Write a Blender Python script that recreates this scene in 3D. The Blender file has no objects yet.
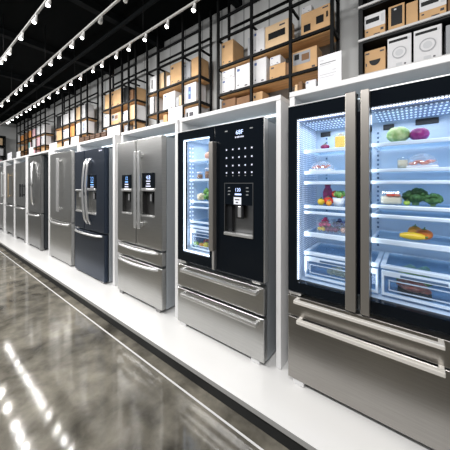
import bpy, bmesh, math, random
from mathutils import Vector, Matrix, noise
random.seed(7)
C = bpy.context.scene.collection
SC = bpy.context.scene

# ------------------------------------------------------------------ camera model
HE, FPX, HOR = 1.41, 243.0, 183.0
TH = math.atan2(315.0, FPX)
FX, FY = -math.cos(TH), math.sin(TH)
RX, RY = math.sin(TH), math.cos(TH)

def Xp(px, Y):
    a = (px - 225.0) / FPX
    return Y * (FX + a * RX) / (FY + a * RY)

def Zp(px, py, Y):
    a = (px - 225.0) / FPX
    return HE + (HOR - py) / FPX * Y / (FY + a * RY)

def onplane_z(px, py, z):
    a = (px - 225.0) / FPX
    b = (HOR - py) / FPX
    t = (z - HE) / b
    return (t * (FX + a * RX), t * (FY + a * RY))

# ------------------------------------------------------------------ materials
MATS = {}
def new_mat(name):
    m = bpy.data.materials.new(name); m.use_nodes = True
    MATS[name] = m
    nt = m.node_tree
    return m, nt, nt.nodes['Principled BSDF']

def pbr(name, col, rough=0.5, metal=0.0, emit=None, estr=0.0, spec=0.5, var=0.0, vscale=8.0, bump=0.0, stretch=None, coat=0.0):
    m, nt, b = new_mat(name)
    b.inputs['Base Color'].default_value = (*col, 1)
    b.inputs['Roughness'].default_value = rough
    b.inputs['Metallic'].default_value = metal
    b.inputs['Specular IOR Level'].default_value = spec
    b.inputs['Coat Weight'].default_value = coat
    if emit:
        b.inputs['Emission Color'].default_value = (*emit, 1)
        b.inputs['Emission Strength'].default_value = estr
    if var or bump:
        tc = nt.nodes.new('ShaderNodeTexCoord')
        mp = nt.nodes.new('ShaderNodeMapping')
        if stretch: mp.inputs['Scale'].default_value = stretch
        nz = nt.nodes.new('ShaderNodeTexNoise'); nz.inputs['Scale'].default_value = vscale; nz.inputs['Detail'].default_value = 4
        nt.links.new(tc.outputs['Object'], mp.inputs['Vector']); nt.links.new(mp.outputs['Vector'], nz.inputs['Vector'])
        if var:
            cr = nt.nodes.new('ShaderNodeValToRGB')
            cr.color_ramp.elements[0].position = 0.3; cr.color_ramp.elements[1].position = 0.7
            cr.color_ramp.elements[0].color = (*[max(0, c * (1 - var)) for c in col], 1)
            cr.color_ramp.elements[1].color = (*[min(1, c * (1 + var)) for c in col], 1)
            nt.links.new(nz.outputs['Fac'], cr.inputs['Fac']); nt.links.new(cr.outputs['Color'], b.inputs['Base Color'])
        if bump:
            bp = nt.nodes.new('ShaderNodeBump'); bp.inputs['Strength'].default_value = bump; bp.inputs['Distance'].default_value = 0.01
            nt.links.new(nz.outputs['Fac'], bp.inputs['Height']); nt.links.new(bp.outputs['Normal'], b.inputs['Normal'])
    return m

def dotted(name, base, dot, estr, scale, radius, axes, second=None):
    """a wall of light dots on a pale liner: axes picks the two object axes the grid runs along"""
    m, nt, b = new_mat(name)
    tc = nt.nodes.new('ShaderNodeTexCoord')
    mp = nt.nodes.new('ShaderNodeVectorMath'); mp.operation = 'MULTIPLY'
    mp.inputs[1].default_value = [(second if (second and i == axes[1]) else scale) if i in axes else 0.0 for i in range(3)]
    fr = nt.nodes.new('ShaderNodeVectorMath'); fr.operation = 'FRACTION'
    sb = nt.nodes.new('ShaderNodeVectorMath'); sb.operation = 'SUBTRACT'
    sb.inputs[1].default_value = [0.5 if i in axes else 0.0 for i in range(3)]
    ln = nt.nodes.new('ShaderNodeVectorMath'); ln.operation = 'LENGTH'
    lt = nt.nodes.new('ShaderNodeMath'); lt.operation = 'LESS_THAN'; lt.inputs[1].default_value = radius
    mx = nt.nodes.new('ShaderNodeMix'); mx.data_type = 'RGBA'
    mx.inputs['A'].default_value = (*base, 1); mx.inputs['B'].default_value = (*dot, 1)
    ms = nt.nodes.new('ShaderNodeMath'); ms.operation = 'MULTIPLY'; ms.inputs[1].default_value = estr
    L = nt.links.new
    L(tc.outputs['Object'], mp.inputs[0]); L(mp.outputs[0], fr.inputs[0]); L(fr.outputs[0], sb.inputs[0]); L(sb.outputs[0], ln.inputs[0])
    L(ln.outputs['Value'], lt.inputs[0]); L(lt.outputs[0], mx.inputs['Factor']); L(mx.outputs['Result'], b.inputs['Base Color'])
    L(lt.outputs[0], ms.inputs[0]); L(ms.outputs[0], b.inputs['Emission Strength'])
    b.inputs['Emission Color'].default_value = (*dot, 1)
    b.inputs['Roughness'].default_value = 0.4
    return m

def clear(name, tint, gloss=0.08, alpha=0.0, acol=(0.6, 0.8, 1.0)):
    """thin clear pane: mostly straight-through, a little mirror, a little body colour"""
    m = bpy.data.materials.new(name); m.use_nodes = True; MATS[name] = m
    nt = m.node_tree; nt.nodes.clear()
    out = nt.nodes.new('ShaderNodeOutputMaterial')
    tr = nt.nodes.new('ShaderNodeBsdfTransparent'); tr.inputs['Color'].default_value = (*tint, 1)
    gl = nt.nodes.new('ShaderNodeBsdfGlossy'); gl.inputs['Roughness'].default_value = 0.05
    df = nt.nodes.new('ShaderNodeBsdfDiffuse'); df.inputs['Color'].default_value = (*acol, 1)
    m1 = nt.nodes.new('ShaderNodeMixShader'); m1.inputs[0].default_value = alpha
    m2 = nt.nodes.new('ShaderNodeMixShader'); m2.inputs[0].default_value = gloss
    L = nt.links.new
    L(tr.outputs[0], m1.inputs[1]); L(df.outputs[0], m1.inputs[2]); L(m1.outputs[0], m2.inputs[1]); L(gl.outputs[0], m2.inputs[2]); L(m2.outputs[0], out.inputs[0])
    return m

STEEL = pbr('brushed steel', (0.50, 0.50, 0.49), 0.30, 1.0, var=0.06, vscale=3, stretch=(2, 2, 60))
STEELW = pbr('warm brushed steel', (0.37, 0.355, 0.335), 0.30, 1.0, var=0.06, vscale=3, stretch=(2, 2, 60))
STEELD = pbr('dark steel', (0.30, 0.30, 0.30), 0.30, 1.0, var=0.06, vscale=3, stretch=(2, 2, 60))
STEELB = pbr('handle steel', (0.84, 0.84, 0.84), 0.30, 0.9)
STEELP = pbr('pale pull bar', (0.80, 0.77, 0.72), 0.40, 0.35)
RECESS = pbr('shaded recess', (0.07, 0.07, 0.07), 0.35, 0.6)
STEELH = pbr('satin handle', (0.36, 0.34, 0.315), 0.36, 0.8)
GOLD = pbr('brass handle', (0.75, 0.58, 0.38), 0.3, 1.0)
NAVY = pbr('navy steel', (0.042, 0.056, 0.084), 0.30, 0.8, var=0.05, vscale=3, stretch=(2, 2, 60))
BODY = pbr('grey cabinet side', (0.42, 0.45, 0.48), 0.42, 0.3)
BODYK = pbr('charcoal cabinet side', (0.018, 0.022, 0.027), 0.5, 0.2)
BLACKG = pbr('black glass', (0.004, 0.006, 0.009), 0.10, 0.0, spec=0.16)
BLACK = pbr('black plastic', (0.008, 0.009, 0.011), 0.45)
BLACKM = pbr('black powder coat', (0.0035, 0.004, 0.0045), 0.55, spec=.12)
WHITE = pbr('white laminate', (0.72, 0.72, 0.725), 0.42)
EDGEW = pbr('white edge strip', (0.55, 0.55, 0.55), 0.5)
RING = pbr('grey ring print', (0.36, 0.37, 0.39), 0.6)
PLAT = pbr('white gloss platform', (0.70, 0.70, 0.695), 0.25)
LIPG = pbr('platform edge', (0.36, 0.36, 0.35), 0.4)
PLINTH = pbr('black plinth', (0.012, 0.013, 0.014), 0.5)
LINER = pbr('ice blue liner', (0.60, 0.70, 0.80), 0.35)
LINERD = pbr('shaded liner slot', (0.10, 0.17, 0.28), 0.5)
RIM = pbr('white shelf rim', (0.72, 0.82, 0.92), 0.25, emit=(0.75, 0.88, 1.0), estr=0.06)
DOTV = dotted('side light dots', (0.44, 0.55, 0.71), (0.9, 0.96, 1.0), 0.40, 34, 0.23, (1, 2), 70)
DOTW = dotted('wide side light dots', (0.46, 0.58, 0.75), (0.9, 0.96, 1.0), 0.7, 27, 0.22, (1, 2), 27)
DOTC = dotted('roof vent dots', (0.22, 0.32, 0.50), (0.75, 0.86, 1.0), 0.55, 50, 0.29, (0, 1), 16)
LED = pbr('led strip', (1, 1, 1), 0.4, emit=(0.72, 0.84, 1.0), estr=2.6)
LEDD = dotted('led beads', (0.45, 0.5, 0.8), (0.86, 0.92, 1.0), 3.2, 75, 0.40, (0, 2))
BAYLED = pbr('bay light strip', (1, 1, 1), 0.4, emit=(0.78, 0.92, 1.0), estr=4.0)
PANE = clear('door pane', (0.95, 0.97, 1.0), 0.035)
SHELFG = clear('glass shelf', (0.80, 0.90, 0.97), 0.10, 0.05, (0.5, 0.72, 0.95))
BIN = clear('crisper plastic', (0.90, 0.95, 0.99), 0.05, 0.02, (0.45, 0.68, 0.95))
BOWL = clear('clear food box', (0.94, 0.96, 0.97), 0.06, 0.06, (0.9, 0.95, 1.0))
FILM = clear('cling film', (0.97, 0.97, 0.98), 0.10, 0.16, (0.92, 0.94, 0.97))
GLOW = pbr('display glow', (0.2, 0.3, 0.6), 0.4, emit=(0.62, 0.72, 1.0), estr=1.6)
GLOWB = pbr('display blue glow', (0.1, 0.25, 0.6), 0.4, emit=(0.25, 0.5, 1.0), estr=1.4)
GLOWW = pbr('touch key glow', (0.5, 0.5, 0.6), 0.4, emit=(0.75, 0.8, 1.0), estr=0.5)
GREYT = pbr('grey print', (0.25, 0.26, 0.27), 0.6)
KEYW = pbr('pale key plate', (0.7, 0.72, 0.78), 0.4, emit=(0.7, 0.75, 0.9), estr=0.25)
TAN = pbr('cardboard', (0.56, 0.35, 0.175), 0.8, var=0.10, vscale=6)
TAN2 = pbr('pale cardboard', (0.70, 0.50, 0.30), 0.8, var=0.08, vscale=6)
CRATE = pbr('dark brown slats', (0.10, 0.05, 0.026), 0.7, var=.2, vscale=20)
BROWN = pbr('brown cardboard', (0.20, 0.105, 0.05), 0.8, var=0.15, vscale=9)
WBOX = pbr('white carton', (0.66, 0.66, 0.675), 0.6, var=0.03)
GBOX = pbr('grey carton', (0.30, 0.31, 0.33), 0.6)
KBOX = pbr('black carton', (0.005, 0.006, 0.007), 0.5, spec=.2)
OBOX = pbr('orange carton', (0.72, 0.30, 0.08), 0.7)
PBOX = pbr('pink carton', (0.72, 0.45, 0.50), 0.7)
TBOX = pbr('teal carton', (0.25, 0.50, 0.50), 0.7)
INK = pbr('dark print', (0.05, 0.05, 0.06), 0.7)
INKB = pbr('blue print', (0.07, 0.12, 0.30), 0.7)
INKL = pbr('pale print', (0.55, 0.56, 0.58), 0.7)
WOOD = pbr('timber shelf board', (0.66, 0.38, 0.16), 0.55, var=0.2, vscale=5, stretch=(1, 12, 12))
CARD = pbr('white placard', (0.72, 0.72, 0.75), 0.5)
RAILM = pbr('white rail', (0.42, 0.42, 0.41), 0.4)
HEADM = pbr('white lamp housing', (0.75, 0.75, 0.74), 0.4)
HEADOFF = pbr('grey lamp housing', (0.35, 0.35, 0.34), 0.4)
LENS = pbr('lamp lens', (1, 1, 1), 0.3, emit=(1.0, 0.98, 0.96), estr=20.0)
LENSOFF = pbr('unlit lamp lens', (0.55, 0.55, 0.53), 0.3)
BEAM = pbr('ceiling beam', (0.005, 0.0065, 0.0075), 0.8, spec=.1)

def wall_mat():
    m, nt, b = new_mat('painted wall panels')
    tc = nt.nodes.new('ShaderNodeTexCoord'); sp = nt.nodes.new('ShaderNodeSeparateXYZ')
    mu = nt.nodes.new('ShaderNodeMath'); mu.operation = 'MULTIPLY'; mu.inputs[1].default_value = 2.9
    fr = nt.nodes.new('ShaderNodeMath'); fr.operation = 'FRACT'
    lt = nt.nodes.new('ShaderNodeMath'); lt.operation = 'LESS_THAN'; lt.inputs[1].default_value = 0.06
    nz = nt.nodes.new('ShaderNodeTexNoise'); nz.inputs['Scale'].default_value = 1.5; nz.inputs['Detail'].default_value = 5
    cr = nt.nodes.new('ShaderNodeValToRGB')
    cr.color_ramp.elements[0].color = (0.40, 0.41, 0.41, 1); cr.color_ramp.elements[1].color = (0.56, 0.57, 0.57, 1)
    mx = nt.nodes.new('ShaderNodeMix'); mx.data_type = 'RGBA'; mx.inputs['B'].default_value = (0.26, 0.27, 0.27, 1)
    L = nt.links.new
    L(tc.outputs['Object'], sp.inputs[0]); L(sp.outputs['X'], mu.inputs[0]); L(mu.outputs[0], fr.inputs[0]); L(fr.outputs[0], lt.inputs[0])
    L(tc.outputs['Object'], nz.inputs['Vector']); L(nz.outputs['Fac'], cr.inputs['Fac']); L(cr.outputs['Color'], mx.inputs['A']); L(lt.outputs[0], mx.inputs['Factor'])
    L(mx.outputs['Result'], b.inputs['Base Color']); b.inputs['Roughness'].default_value = 0.6
    return m
WALLM = wall_mat()

def floor_mat():
    m, nt, b = new_mat('polished concrete')
    tc = nt.nodes.new('ShaderNodeTexCoord')
    n1 = nt.nodes.new('ShaderNodeTexNoise'); n1.inputs['Scale'].default_value = 1.15; n1.inputs['Detail'].default_value = 10; n1.inputs['Roughness'].default_value = 0.62; n1.inputs['Distortion'].default_value = 0.25
    n2 = nt.nodes.new('ShaderNodeTexNoise'); n2.inputs['Scale'].default_value = 7; n2.inputs['Detail'].default_value = 8; n2.inputs['Distortion'].default_value = 0.3
    ad = nt.nodes.new('ShaderNodeMix'); ad.data_type = 'FLOAT'; ad.inputs['Factor'].default_value = 0.42
    cr = nt.nodes.new('ShaderNodeValToRGB')
    e = cr.color_ramp.elements
    e[0].position = 0.36; e[0].color = (0.040, 0.037, 0.030, 1)
    e[1].position = 0.66; e[1].color = (0.26, 0.24, 0.195, 1)
    k = e.new(0.5); k.color = (0.135, 0.125, 0.103, 1)
    rr = nt.nodes.new('ShaderNodeMapRange'); rr.inputs['To Min'].default_value = 0.05; rr.inputs['To Max'].default_value = 0.12
    bp = nt.nodes.new('ShaderNodeBump'); bp.inputs['Strength'].default_value = 0.012; bp.inputs['Distance'].default_value = 0.02
    L = nt.links.new
    L(tc.outputs['Object'], n1.inputs['Vector']); L(tc.outputs['Object'], n2.inputs['Vector'])
    L(n1.outputs['Fac'], ad.inputs['A']); L(n2.outputs['Fac'], ad.inputs['B']); L(ad.outputs['Result'], cr.inputs['Fac'])
    L(cr.outputs['Color'], b.inputs['Base Color'])
    L(n2.outputs['Fac'], rr.inputs['Value']); L(rr.outputs['Result'], b.inputs['Roughness'])
    L(n1.outputs['Fac'], bp.inputs['Height']); L(bp.outputs['Normal'], b.inputs['Normal'])
    b.inputs['Specular IOR Level'].default_value = 0.42
    return m
FLOORM = floor_mat()

def produce(name, c0, c1, scale, rough=0.35, bump=0.0):
    m, nt, b = new_mat(name)
    tc = nt.nodes.new('ShaderNodeTexCoord')
    nz = nt.nodes.new('ShaderNodeTexNoise'); nz.inputs['Scale'].default_value = scale; nz.inputs['Detail'].default_value = 5
    cr = nt.nodes.new('ShaderNodeValToRGB'); cr.color_ramp.elements[0].position = .35; cr.color_ramp.elements[1].position = .65
    cr.color_ramp.elements[0].color = (*c0, 1); cr.color_ramp.elements[1].color = (*c1, 1)
    L = nt.links.new
    L(tc.outputs['Object'], nz.inputs['Vector']); L(nz.outputs['Fac'], cr.inputs['Fac']); L(cr.outputs['Color'], b.inputs['Base Color'])
    if bump:
        bp = nt.nodes.new('ShaderNodeBump'); bp.inputs['Strength'].default_value = bump; bp.inputs['Distance'].default_value = .01
        L(nz.outputs['Fac'], bp.inputs['Height']); L(bp.outputs['Normal'], b.inputs['Normal'])
    b.inputs['Roughness'].default_value = rough
    return m
CABB = produce('green cabbage leaf', (0.20, 0.42, 0.10), (0.62, 0.74, 0.36), 28, .45, .4)
PCABB = produce('purple cabbage leaf', (0.16, 0.01, 0.12), (0.42, 0.04, 0.26), 24, .35, .3)
BROC = produce('broccoli floret', (0.02, 0.09, 0.02), (0.08, 0.22, 0.06), 70, .6, .8)
STALK = pbr('broccoli stalk', (0.25, 0.40, 0.14), .5)
ORANGE = pbr('orange skin', (0.95, 0.36, 0.02), .35, var=.1, vscale=30)
DORANGE = pbr('deep orange skin', (0.85, 0.22, 0.02), .3, var=.1, vscale=20)
YELLOW = pbr('yellow skin', (0.95, 0.62, 0.03), .35, var=.08, vscale=20)
REDF = pbr('red skin', (0.75, 0.05, 0.02), .25, var=.1, vscale=20)
LIME = pbr('lime skin', (0.50, 0.72, 0.10), .35)
BEET = produce('beetroot skin', (0.16, 0.01, 0.05), (0.40, 0.02, 0.14), 30, .4)
LEAF = produce('lettuce leaf', (0.06, 0.22, 0.03), (0.25, 0.48, 0.10), 40, .5)
CREAM = pbr('cream contents', (0.86, 0.78, 0.58), .5, var=.06, vscale=30)
CAULI = pbr('cauliflower curd', (0.85, 0.74, 0.50), .6, bump=.5, vscale=60)
JUICE = pbr('juice', (0.98, 0.66, 0.10), .3, emit=(1, .6, .1), estr=.15)
HAM = produce('ham slice', (0.66, 0.10, 0.05), (0.85, 0.32, 0.20), 40, .4)
TRAYM = pbr('white tray', (0.80, 0.80, 0.84), .5)
RASP = pbr('raspberry', (0.75, 0.03, 0.16), .4, bump=.6, vscale=160)
BLUEB = pbr('blueberry', (0.06, 0.06, 0.17), .5)
GRAPE = pbr('dark grape', (0.20, 0.03, 0.09), .3)
PEACH = pbr('peach', (0.80, 0.42, 0.28), .4)
JARB = pbr('brown preserve', (0.35, 0.16, 0.06), .3)
POTW = pbr('white pot', (0.85, 0.86, 0.85), .4)
STEM = pbr('green stem', (0.10, 0.20, 0.04), .6)

# ------------------------------------------------------------------ mesh builder
class MB:
    def __init__(s): s.bm = bmesh.new(); s.mats = []
    def mi(s, m):
        if m not in s.mats: s.mats.append(m)
        return s.mats.index(m)
    def _merge(s, t, m, smooth=False):
        i = s.mi(m)
        for f in t.faces: f.material_index = i; f.smooth = smooth
        me = bpy.data.meshes.new('tmp'); t.to_mesh(me); t.free(); s.bm.from_mesh(me); bpy.data.meshes.remove(me)
    def box(s, x0, x1, y0, y1, z0, z1, m, bev=0.0, seg=2, M=None):
        t = bmesh.new()
        r = bmesh.ops.create_cube(t, size=1)
        bmesh.ops.scale(t, vec=(abs(x1-x0), abs(y1-y0), abs(z1-z0)), verts=t.verts)
        if bev:
            bv = min(bev, .45*min(abs(x1-x0), abs(y1-y0), abs(z1-z0)))
            bmesh.ops.bevel(t, geom=list(t.edges), offset=bv, segments=seg, profile=.5, affect='EDGES')
        if M: bmesh.ops.transform(t, matrix=M, verts=t.verts)
        bmesh.ops.translate(t, vec=((x0+x1)/2, (y0+y1)/2, (z0+z1)/2), verts=t.verts)
        s._merge(t, m, False); return s
    def tube(s, pts, r, m, seg=10, caps=True):
        t = bmesh.new(); rings = []
        pts = [Vector(p) for p in pts]
        rs = r if isinstance(r, (list, tuple)) else [r]*len(pts)
        ref = None
        for i, p in enumerate(pts):
            d = (pts[min(i+1, len(pts)-1)] - pts[max(i-1, 0)]).normalized()
            if ref is None:
                ref = Vector((0, 0, 1)) if abs(d.z) < .9 else Vector((1, 0, 0))
            u = d.cross(ref)
            if u.length < 1e-4: u = d.orthogonal()
            u.normalize(); v = d.cross(u)
            rings.append([t.verts.new(p + (u*math.cos(2*math.pi*k/seg) + v*math.sin(2*math.pi*k/seg))*rs[i]) for k in range(seg)])
        for a, b in zip(rings, rings[1:]):
            for k in range(seg): t.faces.new((a[k], a[(k+1) % seg], b[(k+1) % seg], b[k]))
        if caps: t.faces.new(rings[0][::-1]); t.faces.new(rings[-1])
        bmesh.ops.recalc_face_normals(t, faces=t.faces)
        s._merge(t, m, True); return s
    def lathe(s, prof, c, m, seg=20, smooth=True):
        t = bmesh.new(); rings = []
        for r, z in prof:
            if r < 1e-5: rings.append([t.verts.new((c[0], c[1], c[2]+z))])
            else: rings.append([t.verts.new((c[0]+r*math.cos(2*math.pi*k/seg), c[1]+r*math.sin(2*math.pi*k/seg), c[2]+z)) for k in range(seg)])
        for a, b in zip(rings, rings[1:]):
            for k in range(seg):
                if len(a) == 1 and len(b) > 1: t.faces.new((a[0], b[(k+1) % seg], b[k]))
                elif len(b) == 1 and len(a) > 1: t.faces.new((a[k], a[(k+1) % seg], b[0]))
                elif len(a) > 1: t.faces.new((a[k], a[(k+1) % seg], b[(k+1) % seg], b[k]))
        bmesh.ops.recalc_face_normals(t, faces=t.faces)
        s._merge(t, m, smooth); return s
    def ball(s, c, r, m, sc=(1, 1, 1), rough=0.0, freq=3.0, sub=3, seed=0, M=None):
        t = bmesh.new(); bmesh.ops.create_icosphere(t, subdivisions=sub, radius=1)
        for v in t.verts:
            n = v.co.normalized()
            d = 1 + (rough*noise.noise(n*freq + Vector((seed*7.1, seed*3.3, 0))) if rough else 0)
            v.co = Vector((n.x*r*sc[0]*d, n.y*r*sc[1]*d, n.z*r*sc[2]*d))
        if M: bmesh.ops.transform(t, matrix=M, verts=t.verts)
        bmesh.ops.translate(t, vec=c, verts=t.verts)
        s._merge(t, m, True); return s
    def plate(s, xs, zs, holes, y0, y1, m, depth=None, mr=None, bev=0.0):
        """slab in the XZ plane, front at y0, back y1; each (i,j) in holes is cut through, or sunk to `depth` when given"""
        t = bmesh.new(); fm = []
        def q(pts, k): f = t.faces.new([t.verts.new(p) for p in pts]); fm.append((f, k))
        nx, nz = len(xs)-1, len(zs)-1
        for i in range(nx):
            for j in range(nz):
                a, b, c, d = xs[i], xs[i+1], zs[j], zs[j+1]
                if (i, j) in holes:
                    ye = y1 if depth is None else y0+depth
                    def side(ii, jj): return (ii, jj) not in holes
                    if side(i-1, j): q([(a, y0, c), (a, ye, c), (a, ye, d), (a, y0, d)], 1)
                    if side(i+1, j): q([(b, y0, c), (b, y0, d), (b, ye, d), (b, ye, c)], 1)
                    if side(i, j-1): q([(a, y0, c), (b, y0, c), (b, ye, c), (a, ye, c)], 1)
                    if side(i, j+1): q([(a, y0, d), (a, ye, d), (b, ye, d), (b, y0, d)], 1)
                    if depth is not None: q([(a, ye, c), (b, ye, c), (b, ye, d), (a, ye, d)], 1)
                else:
                    q([(a, y0, c), (b, y0, c), (b, y0, d), (a, y0, d)], 0)
                if (i, j) not in holes or depth is not None:
                    q([(a, y1, c), (a, y1, d), (b, y1, d), (b, y1, c)], 0)
        for j in range(nz):
            c, d = zs[j], zs[j+1]
            q([(xs[0], y0, c), (xs[0], y0, d), (xs[0], y1, d), (xs[0], y1, c)], 0)
            q([(xs[-1], y0, c), (xs[-1], y1, c), (xs[-1], y1, d), (xs[-1], y0, d)], 0)
        for i in range(nx):
            a, b = xs[i], xs[i+1]
            q([(a, y0, zs[-1]), (b, y0, zs[-1]), (b, y1, zs[-1]), (a, y1, zs[-1])], 0)
            q([(a, y0, zs[0]), (a, y1, zs[0]), (b, y1, zs[0]), (b, y0, zs[0])], 0)
        i0, i1 = s.mi(m), s.mi(mr or m)
        for f, k in fm: f.material_index = i1 if k else i0
        bmesh.ops.remove_doubles(t, verts=t.verts, dist=1e-6)
        if bev:
            eps = 1e-5
            ed = [e for e in t.edges if all(abs(v.co.y-y0) < eps for v in e.verts) and
                  any(all(abs(getattr(v.co, ax)-val) < eps for v in e.verts) for ax, val in (('x', xs[0]), ('x', xs[-1]), ('z', zs[0]), ('z', zs[-1])))]
            bmesh.ops.bevel(t, geom=ed, offset=bev, segments=3, profile=.5, affect='EDGES')
        me = bpy.data.meshes.new('tmp'); t.to_mesh(me); t.free(); s.bm.from_mesh(me); bpy.data.meshes.remove(me)
        return s
    def build(s, name, parent=None, origin=None):
        me = bpy.data.meshes.new(name)
        if parent is not None:
            o0 = Vector(parent['_o'])
        elif origin is not None: o0 = Vector(origin)
        else:
            xs = [v.co for v in s.bm.verts]
            o0 = Vector(((min(v.x for v in xs)+max(v.x for v in xs))/2, (min(v.y for v in xs)+max(v.y for v in xs))/2, min(v.z for v in xs)))
        bmesh.ops.translate(s.bm, vec=-o0, verts=s.bm.verts)
        s.bm.to_mesh(me); s.bm.free()
        for m in s.mats: me.materials.append(m)
        o = bpy.data.objects.new(name, me); C.objects.link(o)
        if parent is not None: o.parent = parent
        else: o.location = o0
        o['_o'] = list(o0)
        ALL.append(o)
        return o
ALL = []

def tag(o, label, cat, group=None):
    o['label'] = label; o['category'] = cat
    if group: o['group'] = group
    return o

def thing(name, label, cat, loc, group=None):
    o = bpy.data.objects.new(name, None); C.objects.link(o); o.location = loc; o['_o'] = list(loc)
    o.empty_display_size = .1; ALL.append(o)
    return tag(o, label, cat, group)

def struct(name, mb, label=None):
    o = mb.build(name); o['kind'] = 'structure'
    if label: o['label'] = label
    return o

def B(x0, x1, y0, y1, z0, z1, m, bev=0.0, seg=2):
    return MB().box(x0, x1, y0, y1, z0, z1, m, bev, seg)

def text_into(mb, s, x, y, z, size, m):
    """lettering standing in the XZ plane, facing -Y"""
    cu = bpy.data.curves.new('t', 'FONT'); cu.body = s; cu.size = size; cu.align_x = 'CENTER'; cu.align_y = 'CENTER'
    ob = bpy.data.objects.new('t', cu); C.objects.link(ob)
    me = bpy.data.meshes.new_from_object(ob.evaluated_get(bpy.context.evaluated_depsgraph_get()))
    t = bmesh.new(); t.from_mesh(me)
    bmesh.ops.transform(t, matrix=Matrix.Translation((x, y, z)) @ Matrix.Rotation(math.pi/2, 4, 'X'), verts=t.verts)
    mb._merge(t, m)
    bpy.data.objects.remove(ob); bpy.data.curves.remove(cu); bpy.data.meshes.remove(me)

# ------------------------------------------------------------------ the setting
PT = 0.12            # platform top
CEIL = 3.68
XL, XR, YW, YF = -12.1, 2.6, 2.50, -3.2
struct('floor', B(XL-.1, XR, YF, YW+.1, -.1, 0, FLOORM), 'polished grey concrete floor')
struct('ceiling', B(XL-.1, XR, YF, YW+.1, CEIL, CEIL+.1, pbr('black ceiling', (0.0018, 0.0026, 0.003), 0.9, spec=.05)), 'matt black ceiling')
struct('wall_back', B(XL, XR, YW, YW+.1, 0, CEIL, WALLM), 'pale grey panelled back wall')
struct('wall_left', B(XL-.1, XL, YF, YW+.1, 0, CEIL, WALLM), 'grey end wall of the showroom')
struct('wall_right', B(XR, XR+.1, YF, YW+.1, 0, CEIL, WALLM), 'grey side wall beyond the display row')
pb = MB()
pb.box(-11.6, 1.5, 1.203, 2.185, PT-.03, PT, LIPG)
pb.box(-11.6, 1.5, 1.203, 2.185, PT-.0005, PT+.0015, PLAT)
pb.box(-11.55, 1.5, 1.225, 2.17, 0.0, PT-.03, PLINTH)
struct('platform', pb, 'long white display platform on a black plinth')
struct('floor_line_1', B(-11.9, 2.0, 1.129, 1.141, 0.0005, 0.002, pbr('pale floor strip', (0.62, 0.62, 0.62), .3)), 'thin pale line along the concrete floor')  # pale line drawn as a thin strip lying on the floor
for i, x in enumerate((-10.2, -8.4, -6.6, -4.8, -3.2, -1.7, -.3)):
    struct('ceiling_beam', B(x-.05, x+.05, YF, YW-.01, CEIL-.09, CEIL-.001, BEAM))
for y in (-.3, .45, 1.75):
    o = MB().tube([(XL+.1, y, CEIL-.13), (XR-.2, y, CEIL-.13)], .025, BEAM).build('ceiling_conduit'); o['kind'] = 'structure'

# ------------------------------------------------------------------ display bays
ORD = ['first', 'second', 'third', 'fourth', 'fifth', 'sixth', 'seventh', 'eighth']
def bay(l0, l1, r0, r1, yf, ztop, label):
    t = thing('display_bay', label, 'display bay', ((l0+r1)/2, (yf+2.16)/2, PT+.002), 'white bays around the refrigerators')
    zb = PT+.002
    B(l0, l1, yf, 2.16, zb, ztop-.035, WHITE, .003).build('side_panel', t)
    B(r0, r1, yf, 2.16, zb, ztop-.035, WHITE, .003).build('side_panel', t)
    B(l0, r1, yf-.004, 2.16, ztop-.035, ztop, WHITE, .004).build('top_panel', t)
    B(l1, r0, 2.145, 2.16, zb, ztop-.035, WHITE).build('back_panel', t)
    B(l1+.05, r0-.004, 1.865, 1.89, ztop-.045, ztop-.035, BAYLED).build('light_strip', t)
    return t
YB = 1.56
ZB = HE + .390*YB
bay(-.655, -.62, .36, .40, YB, ZB, 'white display bay around the big glass-door refrigerator with food')
bay(-1.745, -1.712, -.754, -.717, YB, ZB, 'white display bay around the black refrigerator with a window')
bay(-2.785, -2.75, -1.813, -1.773, YB, ZB, 'white display bay around the steel refrigerator with two dispensers')
bay(-4.00, -3.965, -2.99, -2.94, YB, ZB, 'white display bay around the navy refrigerator')
bay(-5.06, -5.025, -4.06, -4.02, YB, ZB, 'white display bay around the steel refrigerator with one straight handle')
bay(-6.44, -6.36, -5.13, -5.09, 1.505, ZB-.02, 'white display bay around the refrigerator with a black side')
bay(-7.43, -7.37, -6.535, -6.46, 1.505, ZB-.02, 'white display bay around the refrigerator with two short handles')
bay(-8.40, -8.30, -7.50, -7.44, 1.505, ZB-.02, 'white display bay around the refrigerator with a brass handle')
bay(-9.50, -9.44, -8.535, -8.42, 1.505, ZB-.02, 'white display bay at the far end of the row')

# ------------------------------------------------------------------ refrigerators
FYD = 1.50           # plane of the door fronts
DT = 0.055           # door thickness
def feet(t, x0, x1, zb, m=STEELB):
    for x in (x0+.05, x1-.09):
        MB().box(x-.02, x+.05, FYD+.008, FYD+.07, PT+.002, zb, m, .004).build('foot', t)
    for x in (x0+.09, x1-.13):
        MB().box(x, x+.04, 2.0, 2.05, PT+.002, zb+.05, BLACK, .004).build('foot', t)

def bar_handle(d, x0, x1, z, m=STEELB, w=.030, out=.05, bow=0.0):
    """horizontal bar on two brackets; bow bends its ends back to the face"""
    if bow:
        n = 12
        pts = []
        for k in range(n+1):
            u = k/n; e = math.sin(math.pi*u)**.45
            pts.append((x0+(x1-x0)*u, FYD+.004-out*e, z))
        MB().tube(pts, [w*.42]*(n+1), m, 8).build('handle', d)
    else:
        mb = MB().box(x0, x1, FYD-out, FYD-out+.028, z-w/2, z+w/2, m, .004)
        for x in (x0, x1-.022):
            mb.box(x, x+.022, FYD-out+.012, FYD+.001, z-w*.45, z+w*.45, m, .003)
        mb.build('handle', d)

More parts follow.
